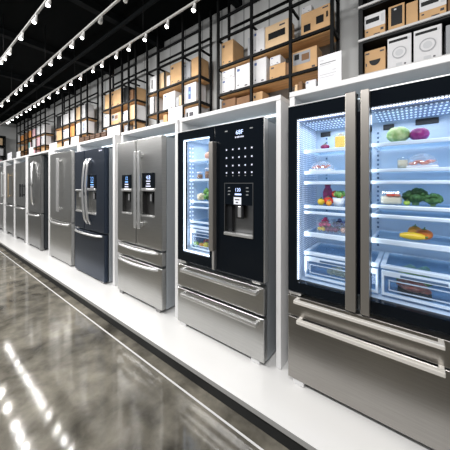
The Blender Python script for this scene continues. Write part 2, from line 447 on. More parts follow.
def post_handle(d, x, z0, z1, m=STEELB, w=.03, out=.055, bow=0.0):
    if bow:
        n = 14; pts = []
        for k in range(n+1):
            u = k/n; e = math.sin(math.pi*u)
            pts.append((x + bow*e, FYD+.004-out*(e**.35), z0+(z1-z0)*u))
        MB().tube(pts, w*.5, m, 10).build('handle', d)
    else:
        mb = MB().box(x-w/2, x+w/2, FYD-out, FYD-out+.022, z0, z1, m, .006)
        for z in (z0+.03, z1-.06):
            mb.box(x-w*.35, x+w*.35, FYD-out+.012, FYD+.001, z, z+.03, m, .003)
        mb.build('handle', d)

def dispenser(d, x0, x1, zr0, zr1, zd0, zd1, marks, style):
    """zr: the recess, zd: the display above"""
    t = MB().box(x0-.004, x1+.004, FYD-.006, FYD+.006, zd0, zd1, BLACKG, .003)
    w = x1-x0; cx = (x0+x1)/2 + w*.03; hgt = zd1-zd0
    for k, (txt, fz, size, m) in enumerate(marks):
        if txt == '-':
            t.box(cx-w*size, cx+w*size, FYD-.0075, FYD-.005, zd0+hgt*fz-.006, zd0+hgt*fz+.006, m)
        else: text_into(t, txt, cx, FYD-.0075, zd0+hgt*fz, size, m)
    t.build('dispenser_display', d)
    B(x0-.006, x1+.006, FYD-.014, FYD+.002, zd0-.032, zd0-.004, STEELB, .005).build('dispenser_lip', d)
    p = MB().box(cx-.005, cx+.045, FYD+.012, FYD+.03, zr1-.11, zr1-.012, BLACK, .004)
    p.box(cx+.008, cx+.032, FYD+.008, FYD+.016, zr1-.10, zr1-.03, STEELB, .003)
    p.build('dispenser_paddle', d)
    B(x0, x1, FYD-.012, FYD+.04, zr0, zr0+.018, STEELB, .004).build('drip_tray', d)

def front(x0, x1, z0, z1, m, bev=.008):
    return MB().box(x0, x1, FYD, FYD+DT, z0, z1, m, bev, 3)

def cabinet(t, x0, x1, zb, zt, mbody):
    B(x0+.03, x1-.006, FYD+DT+.008, 2.11, zb, zt-.012, mbody, .006).build('cabinet', t)

# --- steel refrigerator with two dispensers ------------------------------------------------
def fridge_twin():
    x0, x1, xs = Xp(117.5, FYD), Xp(161.8, FYD), Xp(136, FYD)
    z = lambda y: Zp(117.5, y, FYD)
    zt, zdb, a0, a1, b0, b1 = z(143.3), z(239.6), z(241.2), z(252.6), z(254.4), z(288.6)
    t = thing('refrigerator', 'brushed steel French-door refrigerator with a water dispenser in each door', 'refrigerator', ((x0+x1)/2, 1.8, PT+.002), 'display refrigerators')
    cabinet(t, x0, x1, b1-.015, zt, BODY)
    g = .006
    for (xa, xb, p0, p1, yd, yr, marks) in (
        (x0, xs-g, 122.5, 131.3, (174.8, 188.4), (191.5, 213.9), [('12', .72, .055, GLOWB), ('-', .48, .16, GLOWB), ('-', .30, .2, GLOWW), ('-', .12, .2, GLOWW)]),
        (xs+g, x1, 142.5, 154.6, (172.8, 188.0), (191.5, 217), [('4.8', .68, .06, GLOW), ('-', .45, .18, GLOWW), ('-', .28, .14, GLOWW), ('-', .12, .2, GLOWW)])):
        h0, h1 = Xp(p0, FYD), Xp(p1, FYD); zz = lambda y: Zp((p0+p1)/2, y, FYD)
        zr0, zr1 = zz(yr[1]), zz(yr[0])
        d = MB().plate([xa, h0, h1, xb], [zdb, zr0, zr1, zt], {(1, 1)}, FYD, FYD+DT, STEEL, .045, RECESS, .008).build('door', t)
        dispenser(d, h0, h1, zr0, zr1, zz(yd[1]), zz(yd[0]), marks, 0)
        left = xa == x0
        hx = Xp(134.6, FYD-.05) if left else Xp(138.4, FYD-.05)
        post_handle(d, hx, Zp(134.6, 228, FYD-.05), Zp(134.6, 151.5, FYD-.05), STEELB, .036)
    d = front(x0, x1, a1, a0, STEEL).build('drawer', t); bar_handle(d, x0+.03, x1-.06, a0-.012, STEELB, .034, .055, 1)
    d = front(x0, x1, b1, b0, STEEL).build('drawer', t); bar_handle(d, x0+.03, x1-.06, b0-.018, STEELB, .036, .055, 1)
    feet(t, x0, x1, b1+.002, STEELD)
fridge_twin()

# --- navy refrigerator ------------------------------------------------------------------
def fridge_navy():
    x0, x1, xs = Xp(75, FYD), Xp(104.5, FYD), Xp(84.4, FYD)
    z = lambda y: Zp(75, y, FYD)
    zt, zdb, b0, b1 = z(152.2), z(226.2), z(227.8), z(268)
    t = thing('refrigerator', 'navy blue French-door refrigerator with curved steel handles and a dispenser', 'refrigerator', ((x0+x1)/2, 1.8, PT+.002), 'display refrigerators')
    cabinet(t, x0, x1, b1-.015, zt, BODY)
    g = .006
    for (xa, xb, p0, p1, yd, yr, marks) in (
        (x0, xs-g, 76.3, 82.0, None, (191.5, 211.5), []),
        (xs+g, x1, 88.4, 96.2, (175, 188.2), (191.5, 214.5), [('3 2', .70, .07, GLOWB), ('-', .45, .16, GLOWB), ('-', .26, .2, GLOWB), ('-', .10, .2, GLOWW)])):
        h0, h1 = Xp(p0, FYD), Xp(p1, FYD); zz = lambda y: Zp((p0+p1)/2, y, FYD)
        zr0, zr1 = zz(yr[1]), zz(yr[0])
        d = MB().plate([xa, h0, h1, xb], [zdb, zr0, zr1, zt], {(1, 1)}, FYD, FYD+DT, NAVY, .045, STEEL, .008).build('door', t)
        if yd: dispenser(d, h0, h1, zr0, zr1, zz(yd[1]), zz(yd[0]), marks, 0)
        else:
            B(h0-.006, h1+.006, FYD-.014, FYD+.002, zr1+.004, zr1+.032, STEELB, .005).build('dispenser_lip', d)
            B(h0+.06, h1-.06, FYD+.01, FYD+.03, zr1-.08, zr1-.01, STEELB, .004).build('dispenser_paddle', d)
            B(h0, h1, FYD-.012, FYD+.04, zr0, zr0+.018, STEELB, .004).build('drip_tray', d)
        left = xa == x0
        hx = Xp(83.6, FYD-.05) if left else Xp(86.7, FYD-.05)
        post_handle(d, hx, Zp(84, 224, FYD-.05), Zp(84, 158.5, FYD-.05), STEELB, .034, .06, -.016)
    # small pale badge in the top corner
    mb = MB()
    for k, w in enumerate((.018, .012, .016, .010)): mb.box(x1-.15+k*.024, x1-.15+k*.024+w, FYD-.0015, FYD+.001, zt-.045, zt-.030, GLOWW)
    bd = mb.build('badge', t); bd['label'] = 'small pale badge'
    d = front(x0, x1, b1, b0, NAVY).build('drawer', t); bar_handle(d, x0+.02, x1-.06, b0-.02, STEELB, .036, .055, 1)
    feet(t, x0, x1, b1+.002, STEELD)
fridge_navy()

# --- plain refrigerators further along -------------------------------------------------
def fridge_plain(label, pl, pr, zt, zd, zb, mdoor, mbody, handles, split=None, mh=STEELB):
    x0, x1 = Xp(pl, FYD), Xp(pr, FYD)
    t = thing('refrigerator', label, 'refrigerator', ((x0+x1)/2, 1.8, PT+.002), 'display refrigerators')
    cabinet(t, x0, x1, zb-.015, zt, mbody)
    edges = [x0, x1] if split is None else [x0, Xp(split, FYD), x1]
    doors = [front(a+.002, b-.002, zd+.006, zt, mdoor).build('door', t) for a, b in zip(edges, edges[1:])]
    for (k, px, ya, yb, m, w, bow) in handles:
        post_handle(doors[k], Xp(px, FYD-.05), Zp(px, yb, FYD-.05), Zp(px, ya, FYD-.05), m, w, .055, bow)
    d = front(x0, x1, zb, zd-.006, mdoor).build('drawer', t)
    bar_handle(d, x0+.03, x1-.10, zd-.04, mh, .040, .055, 1)
    feet(t, x0, x1, zb+.002, STEELD)
fridge_plain('brushed steel refrigerator with one straight upright handle beside the navy one', 50, 71, Zp(50, 154.5, FYD), Zp(50, 218, FYD), Zp(50.5, 255, FYD), STEEL, BODY, [(0, 57, 158, 211.5, STEELB, .085, 0)])
fridge_plain('dark steel refrigerator with a black side and one long bowed handle', 28, 40.5, Zp(28, 158, FYD), Zp(28, 211, FYD), Zp(28, 243, FYD), STEELD, BODYK, [(0, 30.6, 161, 205, STEELB, .045, .06)])
fridge_plain('dark steel refrigerator with two short black handles side by side', 15.3, 25.2, 1.86, .90, .19, STEELD, BODY, [(0, 19.6, 184, 197, BLACK, .05, 0), (1, 21.8, 184, 197, BLACK, .05, 0)], 20.7)
fridge_plain('dark steel refrigerator with a pale brass upright handle', 6, 13.4, 1.85, .90, .19, STEELD, BODY, [(0, 7.8, 173.5, 197.5, GOLD, .06, 0)])
fridge_plain('last steel refrigerator at the far end of the row', -1.8, 3.0, 1.85, .90, .19, STEEL, BODY, [(0, 1.2, 172, 197, STEELB, .05, 0)])

# --- interiors ------------------------------------------------------------------------
def liner(t, xa, xb, y0, y1, z0, z1, name='liner', DOTV=DOTV):
    """open-fronted pale box with light dots on the cheeks and the roof"""
    mb = MB(); th = .012
    mb.box(xa, xb, y1, y1+th, z0, z1, LINER)
    mb.box(xa-th, xa, y0, y1+th, z0-th, z1+th, DOTV)
    mb.box(xb, xb+th, y0, y1+th, z0-th, z1+th, DOTV)
    mb.box(xa, xb, y0, y1+th, z1, z1+th, LINER)
    mb.box(xa, xb, y0, y1+th, z0-th, z0, LINER)
    o = mb.build(name, t)
    return o

def shelf_part(t, xa, xb, y0, y1, z, name='shelf', rim=.016):
    s = MB().box(xa+.012, xb-.012, y0+.02, y1, z-.006, z, SHELFG).build(name, t)
    r = MB().box(xa, xb, y0, y0+.022, z-rim, z+.002, RIM, .004)
    r.box(xa, xa+.014, y0+.02, y1, z-.012, z+.002, RIM); r.box(xb-.014, xb, y0+.02, y1, z-.012, z+.002, RIM)
    r.box(xa, xb, y1-.012, y1, z-.012, z+.002, RIM)
    r.build('shelf_rim', s)
    return s

def crisper(t, xa, xb, y0, y1, z0, zlid):
    """pull-out bin with a clear lid and a framed clear front"""
    c = MB()
    c.box(xa+.008, xb-.008, y0+.02, y1, z0, z0+.006, BIN)
    c.box(xa+.006, xa+.010, y0+.01, y1, z0, zlid-.03, BIN); c.box(xb-.010, xb-.006, y0+.01, y1, z0, zlid-.03, BIN)
    c.box(xa+.008, xb-.008, y1-.004, y1, z0, zlid-.03, BIN)
    o = c.build('crisper', t)
    ht = zlid-.03-z0; w = xb-xa
    f = MB().plate([xa+.004, xa+.016, xb-.016, xb-.004], [z0, z0+.013, zlid-.03-ht*.20, zlid-.03], {(1, 1)}, y0, y0+.02, RIM, bev=.003)
    f.box(xa+w*.24, xb-w*.24, y0-.003, y0+.001, zlid-.03-ht*.16, zlid-.03-ht*.07, LINERD, .002)
    f.build('crisper_front', o)
    MB().box(xa+.014, xb-.014, y0+.008, y0+.011, z0+.012, zlid-.03-ht*.19, BIN).build('crisper_window', o)
    g = MB().plate([xa+.036, xa+.041, xb-.041, xb-.036], [z0+.030, z0+.035, zlid-.042-ht*.30, zlid-.037-ht*.30], {(1, 1)}, y0+.004, y0+.010, LINER)
    g.build('crisper_bead', o)
    l = MB().box(xa+.02, xb-.02, y0+.03, y1-.02, zlid-.008, zlid-.002, SHELFG).build('crisper_lid', o)
    r = MB().box(xa, xb, y0-.006, y0+.026, zlid-.018, zlid+.002, RIM, .004)
    r.box(xa, xa+.022, y0+.02, y1, zlid-.016, zlid+.002, RIM); r.box(xb-.022, xb, y0+.02, y1, zlid-.016, zlid+.002, RIM); r.box(xa, xb, y1-.02, y1, zlid-.016, zlid+.002, RIM)
    r.build('lid_rim', o)
    return o

def ladder(t, x, y, z0, z1):
    mb = MB().box(x-.012, x+.012, y-.006, y, z0, z1, LINER)
    n = int((z1-z0)/.03)
    for k in range(n): mb.box(x-.006, x+.006, y-.0075, y-.0055, z0+k*.03+.006, z0+k*.03+.02, LINERD)
    mb.build('shelf_track', t)

# --- the black refrigerator with a lit window and a dispenser --------------------------------
def fridge_black():
    x0, x1, xs = Xp(177.6, FYD), Xp(263.8, FYD), Xp(214.2, FYD)
    z = lambda y: Zp(177.6, y, FYD)
    zt, zdb, a0, a1, b0, b1 = z(133), z(259), z(263), z(284.3), z(286.6), z(320)
    t = thing('refrigerator', 'black glass refrigerator with a lit window door and a touch panel', 'refrigerator', ((x0+x1)/2, 1.8, PT+.002), 'display refrigerators')
    wx0, wx1 = Xp(182.4, FYD), Xp(209.5, FYD)
    wz1, wz0 = Zp(182.4, 140.3, FYD), Zp(182.4, 250.8, FYD)
    # cabinet: solid lower part and right half, thin shell around the lit compartment
    yc = FYD+DT+.008
    cx0, cx1 = wx0-.004, wx1+.03
    cy1 = 1.84
    mb = MB()
    mb.box(min(x0+.05, cx0-.02), cx0-.014, yc, 2.11, b1-.015, zt-.012, BODY)
    mb.box(cx1+.014, x1-.006, yc, 2.11, b1-.015, zt-.012, BODY)
    mb.box(cx0-.014, cx1+.014, yc, 2.11, b1-.015, wz0-.02, BODY)
    mb.box(cx0-.014, cx1+.014, yc, 2.11, wz1+.02, zt-.012, BODY)
    mb.box(cx0-.014, cx1+.014, cy1+.014, 2.11, wz0-.02, wz1+.02, BODY)
    mb.build('cabinet', t)
    liner(t, cx0, cx1, yc, cy1, wz0, wz1, DOTV=LINER)
    B(cx0, cx0+.003, yc+.012, yc+.085, wz0+.26, wz1-.03, DOTW).build('light_panel', t)
    g = .003
    d = MB().plate([x0, wx0, wx1, xs-g], [zdb, wz0, wz1, zt], {(1, 1)}, FYD, FYD+DT, BLACKG, bev=.004).build('door', t)
    B(wx0+.001, wx1-.001, FYD+.006, FYD+.010, wz0+.001, wz1-.001, PANE).build('door_pane', d)
    fr = MB()
    fr.box(wx0+.001, wx0+.009, FYD+.014, FYD+.03, wz0+.001, wz1-.001, LED); fr.box(wx0+.009, wx1-.001, FYD+.014, FYD+.03, wz1-.009, wz1-.001, LED)
    fr.box(wx0+.009, wx1-.001, FYD+.014, FYD+.03, wz0+.001, wz0+.009, LED)
    fr.build('light_frame', d)
    hz0, hz1 = Zp(211, 251, FYD-.045), Zp(211, 141.5, FYD-.045)
    ha, hb = Xp(208.8, FYD-.045), Xp(213.0, FYD-.045)
    MB().box(ha, hb, FYD-.05, FYD-.002, hz0, hz1, STEELH, .006).build('handle', d)
    # right door
    h0, h1 = Xp(225.2, FYD), Xp(252.8, FYD)
    zr0, zr1, zp = Zp(225, 233, FYD), Zp(225, 204, FYD), Zp(225, 183.6, FYD)
    xa = xs+g
    d = MB().plate([xa, h0, h1, x1], [zdb, zr0, zr1, zt], {(1, 1)}, FYD, FYD+DT, BLACKG, .046, STEELD, .004).build('door', t)
    MB().box(xa+.001, xa+.022, FYD-.034, FYD-.0005, zdb+.01, hz1, STEELB, .003).build('handle', d)
    bz = MB().box(h0-.006, h0, FYD-.004, FYD+.004, zr0-.006, zp, STEELD); bz.box(h1, h1+.006, FYD-.004, FYD+.004, zr0-.006, zp, STEELD)
    bz.box(h0-.006, h1+.006, FYD-.004, FYD+.004, zp, zp+.006, STEELD); bz.box(h0-.006, h1+.006, FYD-.012, FYD+.03, zr0-.01, zr0+.012, STEELB, .002)
    bz.build('dispenser_frame', d)
    w = h1-h0; cx = (h0+h1)/2
    dp = MB().box(h0, h1, FYD-.003, FYD+.002, zr1, zp, BLACKG)
    zh = zp-zr1
    text_into(dp, '120', cx-.005, FYD-.004, zr1+zh*.70, .036, GLOW)
    dp.box(cx-.03, cx+.028, FYD-.0045, FYD-.003, zr1+zh*.46, zr1+zh*.53, GLOW)
    for r, f in enumerate((.78, .62, .46)):
        dp.box(h0+.03, h0+.03+.018+.006*(r % 2), FYD-.004, FYD-.003, zr1+zh*f, zr1+zh*f+.007, GREYT); dp.box(h1-.055, h1-.035+.004*(r % 2), FYD-.004, FYD-.003, zr1+zh*f, zr1+zh*f+.007, GREYT)
    dp.box(cx-.04, cx+.028, FYD-.005, FYD-.003, zr1+zh*.02, zr1+zh*.36, KEYW, .001)
    dp.box(cx-.03, cx+.012, FYD-.0058, FYD-.0045, zr1+zh*.22, zr1+zh*.27, INK); dp.box(cx-.02, cx+.0, FYD-.0058, FYD-.0045, zr1+zh*.08, zr1+zh*.14, INK)
    dp.build('dispenser_display', d)
    pdl = MB().box(cx-.028, cx+.034, FYD+.004, FYD+.03, zr1-.105, zr1-.003, BLACK, .006); pdl.box(cx-.008, cx+.022, FYD, FYD+.012, zr1-.092, zr1-.01, STEELB, .004)
    pdl.build('dispenser_paddle', d)
    B(h0+.001, h0+.05, FYD+.02, FYD+.045, zr0+.012, zr1-.003, BLACK).build('dispenser_column', d)
    k = MB()
    for cxp in (226.6, 232.9, 239.1, 245.3, 251.9):
        for r, y in enumerate((153.6, 160.8, 167.9, 174.2)):
            X, Z = Xp(cxp, FYD), HE + (183.3-(y+ (0)))*0.0086
            s = .0055
            k.box(X-s, X+s, FYD-.002, FYD-.0005, Z-s, Z+s, GLOWW, .0)
            if r == 3: k.box(X-s*.8, X+s*.8, FYD-.002, FYD-.0005, Z-.026, Z-.020, GREYT)
    k.build('touch_keys', d)
    k = MB(); text_into(k, '68F', Xp(239.5, FYD), FYD-.002, Zp(239.5, 132.2, FYD), .046, GLOW)
    X0 = Xp(239.3, FYD); Z0 = Zp(239.3, 136.8, FYD)
    for q in (-.034, -.018, -.006, .008, .022, .034): k.box(X0+q-.004, X0+q+.005, FYD-.002, FYD-.0005, Z0-.005, Z0+.005, GLOWW)
    k.build('status_display', d)
    for cxp, y in ((226.3, 131.4), (251.4, 127.8)):
        X, Z = Xp(cxp, FYD), Zp(cxp, y, FYD); B(X-.012, X+.012, FYD-.002, FYD-.0005, Z-.004, Z+.004, GREYT).build('indicator_mark', d)
    for a_, b_ in ((x0+.003, xs-.004), (xa, x1-.003)): B(a_, b_, FYD-.001, FYD+DT, zt+.0005, zt+.005, STEELB).build('door_cap', t)
    B(x1+.0003, x1+.004, FYD-.001, FYD+DT, zdb, zt, STEELB, .001).build('door_edge', d)
    # shelves
    sx0, sx1 = cx0+.004, cx1-.004
    Y0 = yc+.02
    ZS = {}
    for n, (y, rim) in enumerate(((160.5, .018), (179.3, .018), (200.5, .016), (206.0, .014), (220.0, .016))):
        ZS[n] = Zp(186.5, y, Y0); shelf_part(t, sx0+.015, sx1, Y0, cy1-.01, ZS[n], rim=rim)
    crisper(t, sx0+.012, sx1, Y0, cy1-.01, wz0+.012, Zp(186.5, 224.6, Y0))
    for (a0_, a1_) in ((a0, a1), (b0, b1)):
        d = front(x0, x1, a1_, a0_, STEEL, .006).build('drawer', t)
        bar_handle(d, Xp(180, FYD-.05), Xp(255.8, FYD-.05), a0_-.03, STEELB, .026, .055)
    for x in (x0+.03, x1-.10): B(x, x+.07, FYD+.006, FYD+.05, zdb-.022, zdb-.004, STEELB, .003).build('hinge', t)
    feet(t, x0, x1, b1+.002, WHITE)
    L = bpy.data.lights.new('inside_lamp', 'AREA'); L.shape = 'RECTANGLE'; L.size = .2; L.size_y = .3; L.energy = 1.0; L.color = (.86, .92, 1)
    lo = bpy.data.objects.new('inside_lamp', L); C.objects.link(lo); lo.location = ((cx0+cx1)/2, 1.75, wz1-.01)
    L2 = bpy.data.lights.new('inside_lamp', 'AREA'); L2.shape = 'RECTANGLE'; L2.size = .04; L2.size_y = .9; L2.energy = .55; L2.color = (.86, .92, 1)
    lo = bpy.data.objects.new('inside_lamp', L2); C.objects.link(lo); lo.location = (cx0+.03, yc+.012, (wz0+wz1)/2); lo.rotation_euler = (math.radians(90), 0, math.radians(-35))
    return ZS, sx0, sx1, wz0
FB = fridge_black()

# --- the big glass-door refrigerator ----------------------------------------------------
def fridge_glass():
    x0, xs, x1 = Xp(288, FYD), Xp(358.6, FYD), Xp(288, FYD)+.93
    z = lambda y: Zp(288, y, FYD)
    zt, zdb, a0, a1, b0, b1 = z(107.6), z(289.6), z(294.0), z(313.4), z(315.0), z(375.6)
    t = thing('refrigerator', 'wide steel refrigerator with two glass doors showing lit shelves of food', 'refrigerator', ((x0+x1)/2, 1.8, PT+.002), 'display refrigerators')
    yc = FYD+DT+.008
    wx0 = Xp(296.6, FYD); wz1, wz0 = Zp(296.6, 119.5, FYD), Zp(296.6, 282, FYD)
    wx1 = x1-(wx0-x0)
    cy1 = 1.93
    mb = MB(); cx0, cx1 = wx0-.006, wx1+.006
    mb.box(min(x0+.05, cx0-.02), cx0-.014, yc, 2.11, b1-.015, zt-.012, BODY)
    mb.box(cx1+.014, x1-.006, yc, 2.11, b1-.015, zt-.012, BODY)
    mb.box(cx0-.014, cx1+.014, yc, 2.11, b1-.015, wz0-.02, BODY)
    mb.box(cx0-.014, cx1+.014, yc, 2.11, wz1+.02, zt-.012, BODY)
    mb.box(cx0-.014, cx1+.014, cy1+.014, 2.11, wz0-.02, wz1+.02, BODY)
    mb.build('cabinet', t)
    liner(t, cx0, cx1, yc, cy1, wz0-.004, wz1+.004)
    # perforated roof grille, sloping down to the back
    for (xa, xb) in ((cx0+.02, xs-.06), (xs+.06, cx1-.02)):
        v = MB().box(xa, xb, yc+.03, cy1-.06, wz1-.012, wz1-.006, DOTC)
        v.build('air_grille', t)
    # middle mullion between the two compartments
    B(xs-.028, xs+.028, yc-.002, yc+.03, wz0-.004, wz1+.004, pbr('mullion', (.02, .025, .06), .4)).build('mullion', t)
    g = .008
    for k, (xa, xb) in enumerate(((x0, xs-g*.6), (xs+g*.6, x1))):
        st = .052
        if k == 0: h0, h1 = wx0, xb-st
        else: h0, h1 = xa+st, wx1
        d = MB().plate([xa, h0, h1, xb], [zdb, wz0, wz1, zt], {(1, 1)}, FYD, FYD+DT, BLACKG, bev=.004).build('door', t)
        B(h0+.001, h1-.001, FYD+.006, FYD+.010, wz0+.001, wz1-.001, PANE).build('door_pane', d)
        fr = MB()
        fr.box(h0+.001, h1-.001, FYD+.016, FYD+.04, wz1-.011, wz1-.001, LEDD)
        if k == 0: fr.box(wx0+.001, wx0+.006, FYD+.016, FYD+.04, wz0+.012, wz1-.012, LEDD)
        else: fr.box(wx1-.010, wx1-.001, FYD+.016, FYD+.04, wz0+.012, wz1-.012, LEDD)
        fr.build('light_frame', d)
        # full-height flat grip on the meeting edge
        if k == 0: ha, hb = Xp(345.2, FYD-.035), Xp(355.8, FYD-.035)
        else: ha, hb = Xp(360.6, FYD-.035), Xp(369.4, FYD-.035)
        MB().box(ha, hb, FYD-.04, FYD-.0005, zdb-.004, zt+.004, STEELH, .003).build('handle', d)
        MB().box(xa+.004, xb-.004, FYD-.002, FYD+DT, zt+.0005, zt+.006, STEELB).build('door_cap', d)
    for x in (x0+.004, x1-.09): B(x, x+.08, FYD+.004, FYD+.05, zdb-.022, zdb-.006, STEELB, .003).build('hinge', t)
    d = front(x0, x1, a1, a0, STEELW, .005).build('drawer', t)
    bar_handle(d, Xp(293.5, FYD-.055), Xp(445.5, FYD-.055), Zp(293.5, 301.6, FYD-.055), STEELP, .020, .06)
    d = front(x0, x1, b1, b0, STEELW, .005).build('drawer', t)
    bar_handle(d, Xp(296.3, FYD-.055), Xp(445.8, FYD-.055), Zp(296.3, 322.0, FYD-.055), STEELP, .022, .06)
    feet(t, x0, x1, b1+.002, WHITE)
    for x in (cx0+.075, xs-.10, xs+.05, cx1-.04): ladder(t, x, cy1, wz0+.2, wz1-.03)
    for px, py, w in ((325.3, 134.4, .07), (388.6, 127, .06), (427, 121, .11)):
        X, Z = Xp(px, cy1-.01), Zp(px, py, cy1-.01)
        B(X-w/2, X+w/2, cy1-.010, cy1, Z-.018, Z+.018, BLACK, .003).build('air_outlet', t)
    Y0, Y1 = yc+.03, cy1-.02
    Lx0, Lx1, Rx0, Rx1 = cx0+.02, xs-.03, Xp(371.5, Y0), cx1-.012
    ZL, ZR = {}, {}
    for n, (px, y, rim) in enumerate(((302, 150.6, .020), (302, 171.8, .018), (302, 181.7, .018), (302.5, 205.2, .018), (302.5, 211.0, .016), (302.6, 231.6, .028))):
        ZL[n] = Zp(px, y, Y0); shelf_part(t, Lx0, Lx1, Y0, Y1, ZL[n], rim=rim)
    for n, (px, y, rim) in enumerate(((372, 143.8, .018), (372, 169.5, .016), (372, 181.0, .016), (372, 204.8, .018), (372, 214.0, .018), (373, 238.2, .026))):
        ZR[n] = Zp(px, y, Y0); shelf_part(t, Rx0, Rx1, Y0, Y1, ZR[n], rim=rim)
    zl = Zp(302.6, 251.0, Y0)
    mid = Xp(379.8, Y0)
    crisper(t, Lx0, mid-.004, Y0, Y1, wz0+.012, zl)
    crisper(t, mid+.004, Rx1, Y0, Y1, wz0+.012, zl)
    for (xa, xb) in ((cx0, xs), (xs, cx1)):
        L = bpy.data.lights.new('inside_lamp', 'AREA'); L.shape = 'RECTANGLE'; L.size = xb-xa-.1; L.size_y = .28; L.energy = 1.05; L.color = (.85, .92, 1)
        lo = bpy.data.objects.new('inside_lamp', L); C.objects.link(lo); lo.location = ((xa+xb)/2, 1.74, wz1-.016)
    for (x, a) in ((cx0+.03, -35), (cx1-.03, 35), (xs-.05, 35), (xs+.05, -35)):
        L = bpy.data.lights.new('inside_lamp', 'AREA'); L.shape = 'RECTANGLE'; L.size = .03; L.size_y = wz1-wz0-.1; L.energy = .42; L.color = (.85, .92, 1)
        lo = bpy.data.objects.new('inside_lamp', L); C.objects.link(lo); lo.location = (x, yc+.02, (wz0+wz1)/2); lo.rotation_euler = (math.radians(90), 0, math.radians(a))
    return ZL, ZR, wz0, Y0, mid
ZL, ZR, FZ0, FY0, FMID = fridge_glass()

# ------------------------------------------------------------------ food
E = .0015
FOOD = 'food in the big glass-door refrigerator'
def size(px, Y): # metres per pixel at that spot
    a = (px-225)/FPX
    return Y/(FY+a*RY)/FPX*math.sqrt(1)

def single(name, label, cat, mb, group=FOOD): return tag(mb.build(name), label, cat, group)

def fruit(name, label, px, Y, z, r, m, sc=(1, 1, 1), rough=.05, stem=False, group=FOOD, cat='fruit'):
    X = Xp(px, Y)
    t = thing(name, label, cat, (X, Y, z+E), group)
    MB().ball((X, Y, z+E+r*sc[2]), r, m, sc, rough, 1.5, 3, px).build('flesh', t)
    s = MB().lathe([(.0, .004), (.010, .001), (.012, -.002), (0, -.004)], (X, Y, z+E+2*r*sc[2]-.001), STEM, 8)
    s.tube([(X, Y, z+E+2*r*sc[2]-.002), (X+.003, Y, z+E+2*r*sc[2]+.010)], .003, STEM, 6)
    s.build('stem', t)
    return t

# right compartment, top shelf
def cabbage(name, label, px, Y, z, r, m, seed):
    X = Xp(px, Y)
    t = thing(name, label, 'vegetable', (X, Y, z+E), FOOD)
    MB().ball((X, Y, z+E+r*.86), r*.97, m, (1.12, 1, .88), .06, 2.2, 4, seed).build('head', t)
    for k in range(5):
        a = k*1.256+.3
        lf = bmesh.new(); bmesh.ops.create_uvsphere(lf, u_segments=14, v_segments=10, radius=1)
        dele = [v for v in lf.verts if v.co.x < .25]
        bmesh.ops.delete(lf, geom=dele, context='VERTS')
        for v in lf.verts:
            d = 1.0+.05*noise.noise(v.co*4+Vector((seed+k, 0, 0)))+.03*math.sin(v.co.z*9+k)
            v.co = Vector((v.co.x*r*1.09*d, v.co.y*r*1.05*d, v.co.z*r*.86*d))
        R = Matrix.Rotation(a, 4, 'Z') @ Matrix.Rotation(-.25, 4, 'Y')
        bmesh.ops.transform(lf, matrix=R, verts=lf.verts)
        zmin = min(v.co.z for v in lf.verts)
        bmesh.ops.translate(lf, vec=(X, Y, max(z+E+r*.88, z+E-zmin)), verts=lf.verts)
        mb = MB(); mb._merge(lf, m, True); mb.build('outer_leaf', t)
cabbage('green_cabbage', 'round pale green cabbage on the top shelf', 398, 1.655, ZR[0], .050, CABB, 1)
cabbage('purple_cabbage', 'round purple cabbage beside the green one', 419.3, 1.65, ZR[0], .0395, PCABB, 2)

def jar(name, label, px, Y, z, r, h, m, lidm=None, group=FOOD):
    X = Xp(px, Y)
    t = thing(name, label, 'jar', (X, Y, z+E), group)
    MB().lathe([(0, .004), (r*.9, .004), (r*.9, h*.78), (0, h*.78)], (X, Y, z+E), m, 18).build('contents', t)
    MB().lathe([(0, 0), (r*.9, 0), (r, .006), (r, h*.9), (r*.92, h)], (X, Y, z+E), BOWL, 18).build('glass', t)
    if lidm: MB().lathe([(r*.94, 0), (r*.94, .012), (0, .014)], (X, Y, z+E+h), lidm, 18).build('lid', t)
    return t
jar('cream_jar', 'open glass jar of cream beside the wrapped ham', 402.7, 1.64, ZR[1], .025, .060, CREAM)

def wrapped(name, label, px, Y, z, w, h, slices, seed):
    """foam tray under a mound of sliced meat and cling film"""
    X = Xp(px, Y)
    t = thing(name, label, 'packed food', (X, Y, z+E), FOOD)
    MB().box(X-w/2, X+w/2, Y-.05, Y+.05, z+E, z+E+.014, TRAYM, .006).build('tray', t)
    for k in range(slices):
        u = (k+.5)/slices-.5
        MB().ball((X+u*w*.7, Y-.02+.012*(k % 2), z+E+.026+.010*(k % 2)), w/slices*.62, HAM, (1, .9, .42), .15, 2, 3, seed+k).build('slice', t)
    d = bmesh.new(); bmesh.ops.create_uvsphere(d, u_segments=20, v_segments=12, radius=1)
    bmesh.ops.delete(d, geom=[v for v in d.verts if v.co.z < -.05], context='VERTS')
    for v in d.verts:
        q = 1+.08*noise.noise(v.co*3+Vector((seed, 0, 0)))
        v.co = Vector((X+v.co.x*w*.52*q, Y+v.co.y*.062, z+E+.010+max(0, v.co.z)*h*q))
    mb = MB(); mb._merge(d, FILM, True); mb.build('film', t)
    return t
wrapped('wrapped_ham', 'white tray of wrapped ham slices beside the cream jar', 421.5, 1.66, ZR[1], .132, .070, 4, 3)
wrapped('wrapped_meat', 'white tray of wrapped meat, alone on its shelf', 322, 1.66, ZL[1], .145, .060, 6, 9)

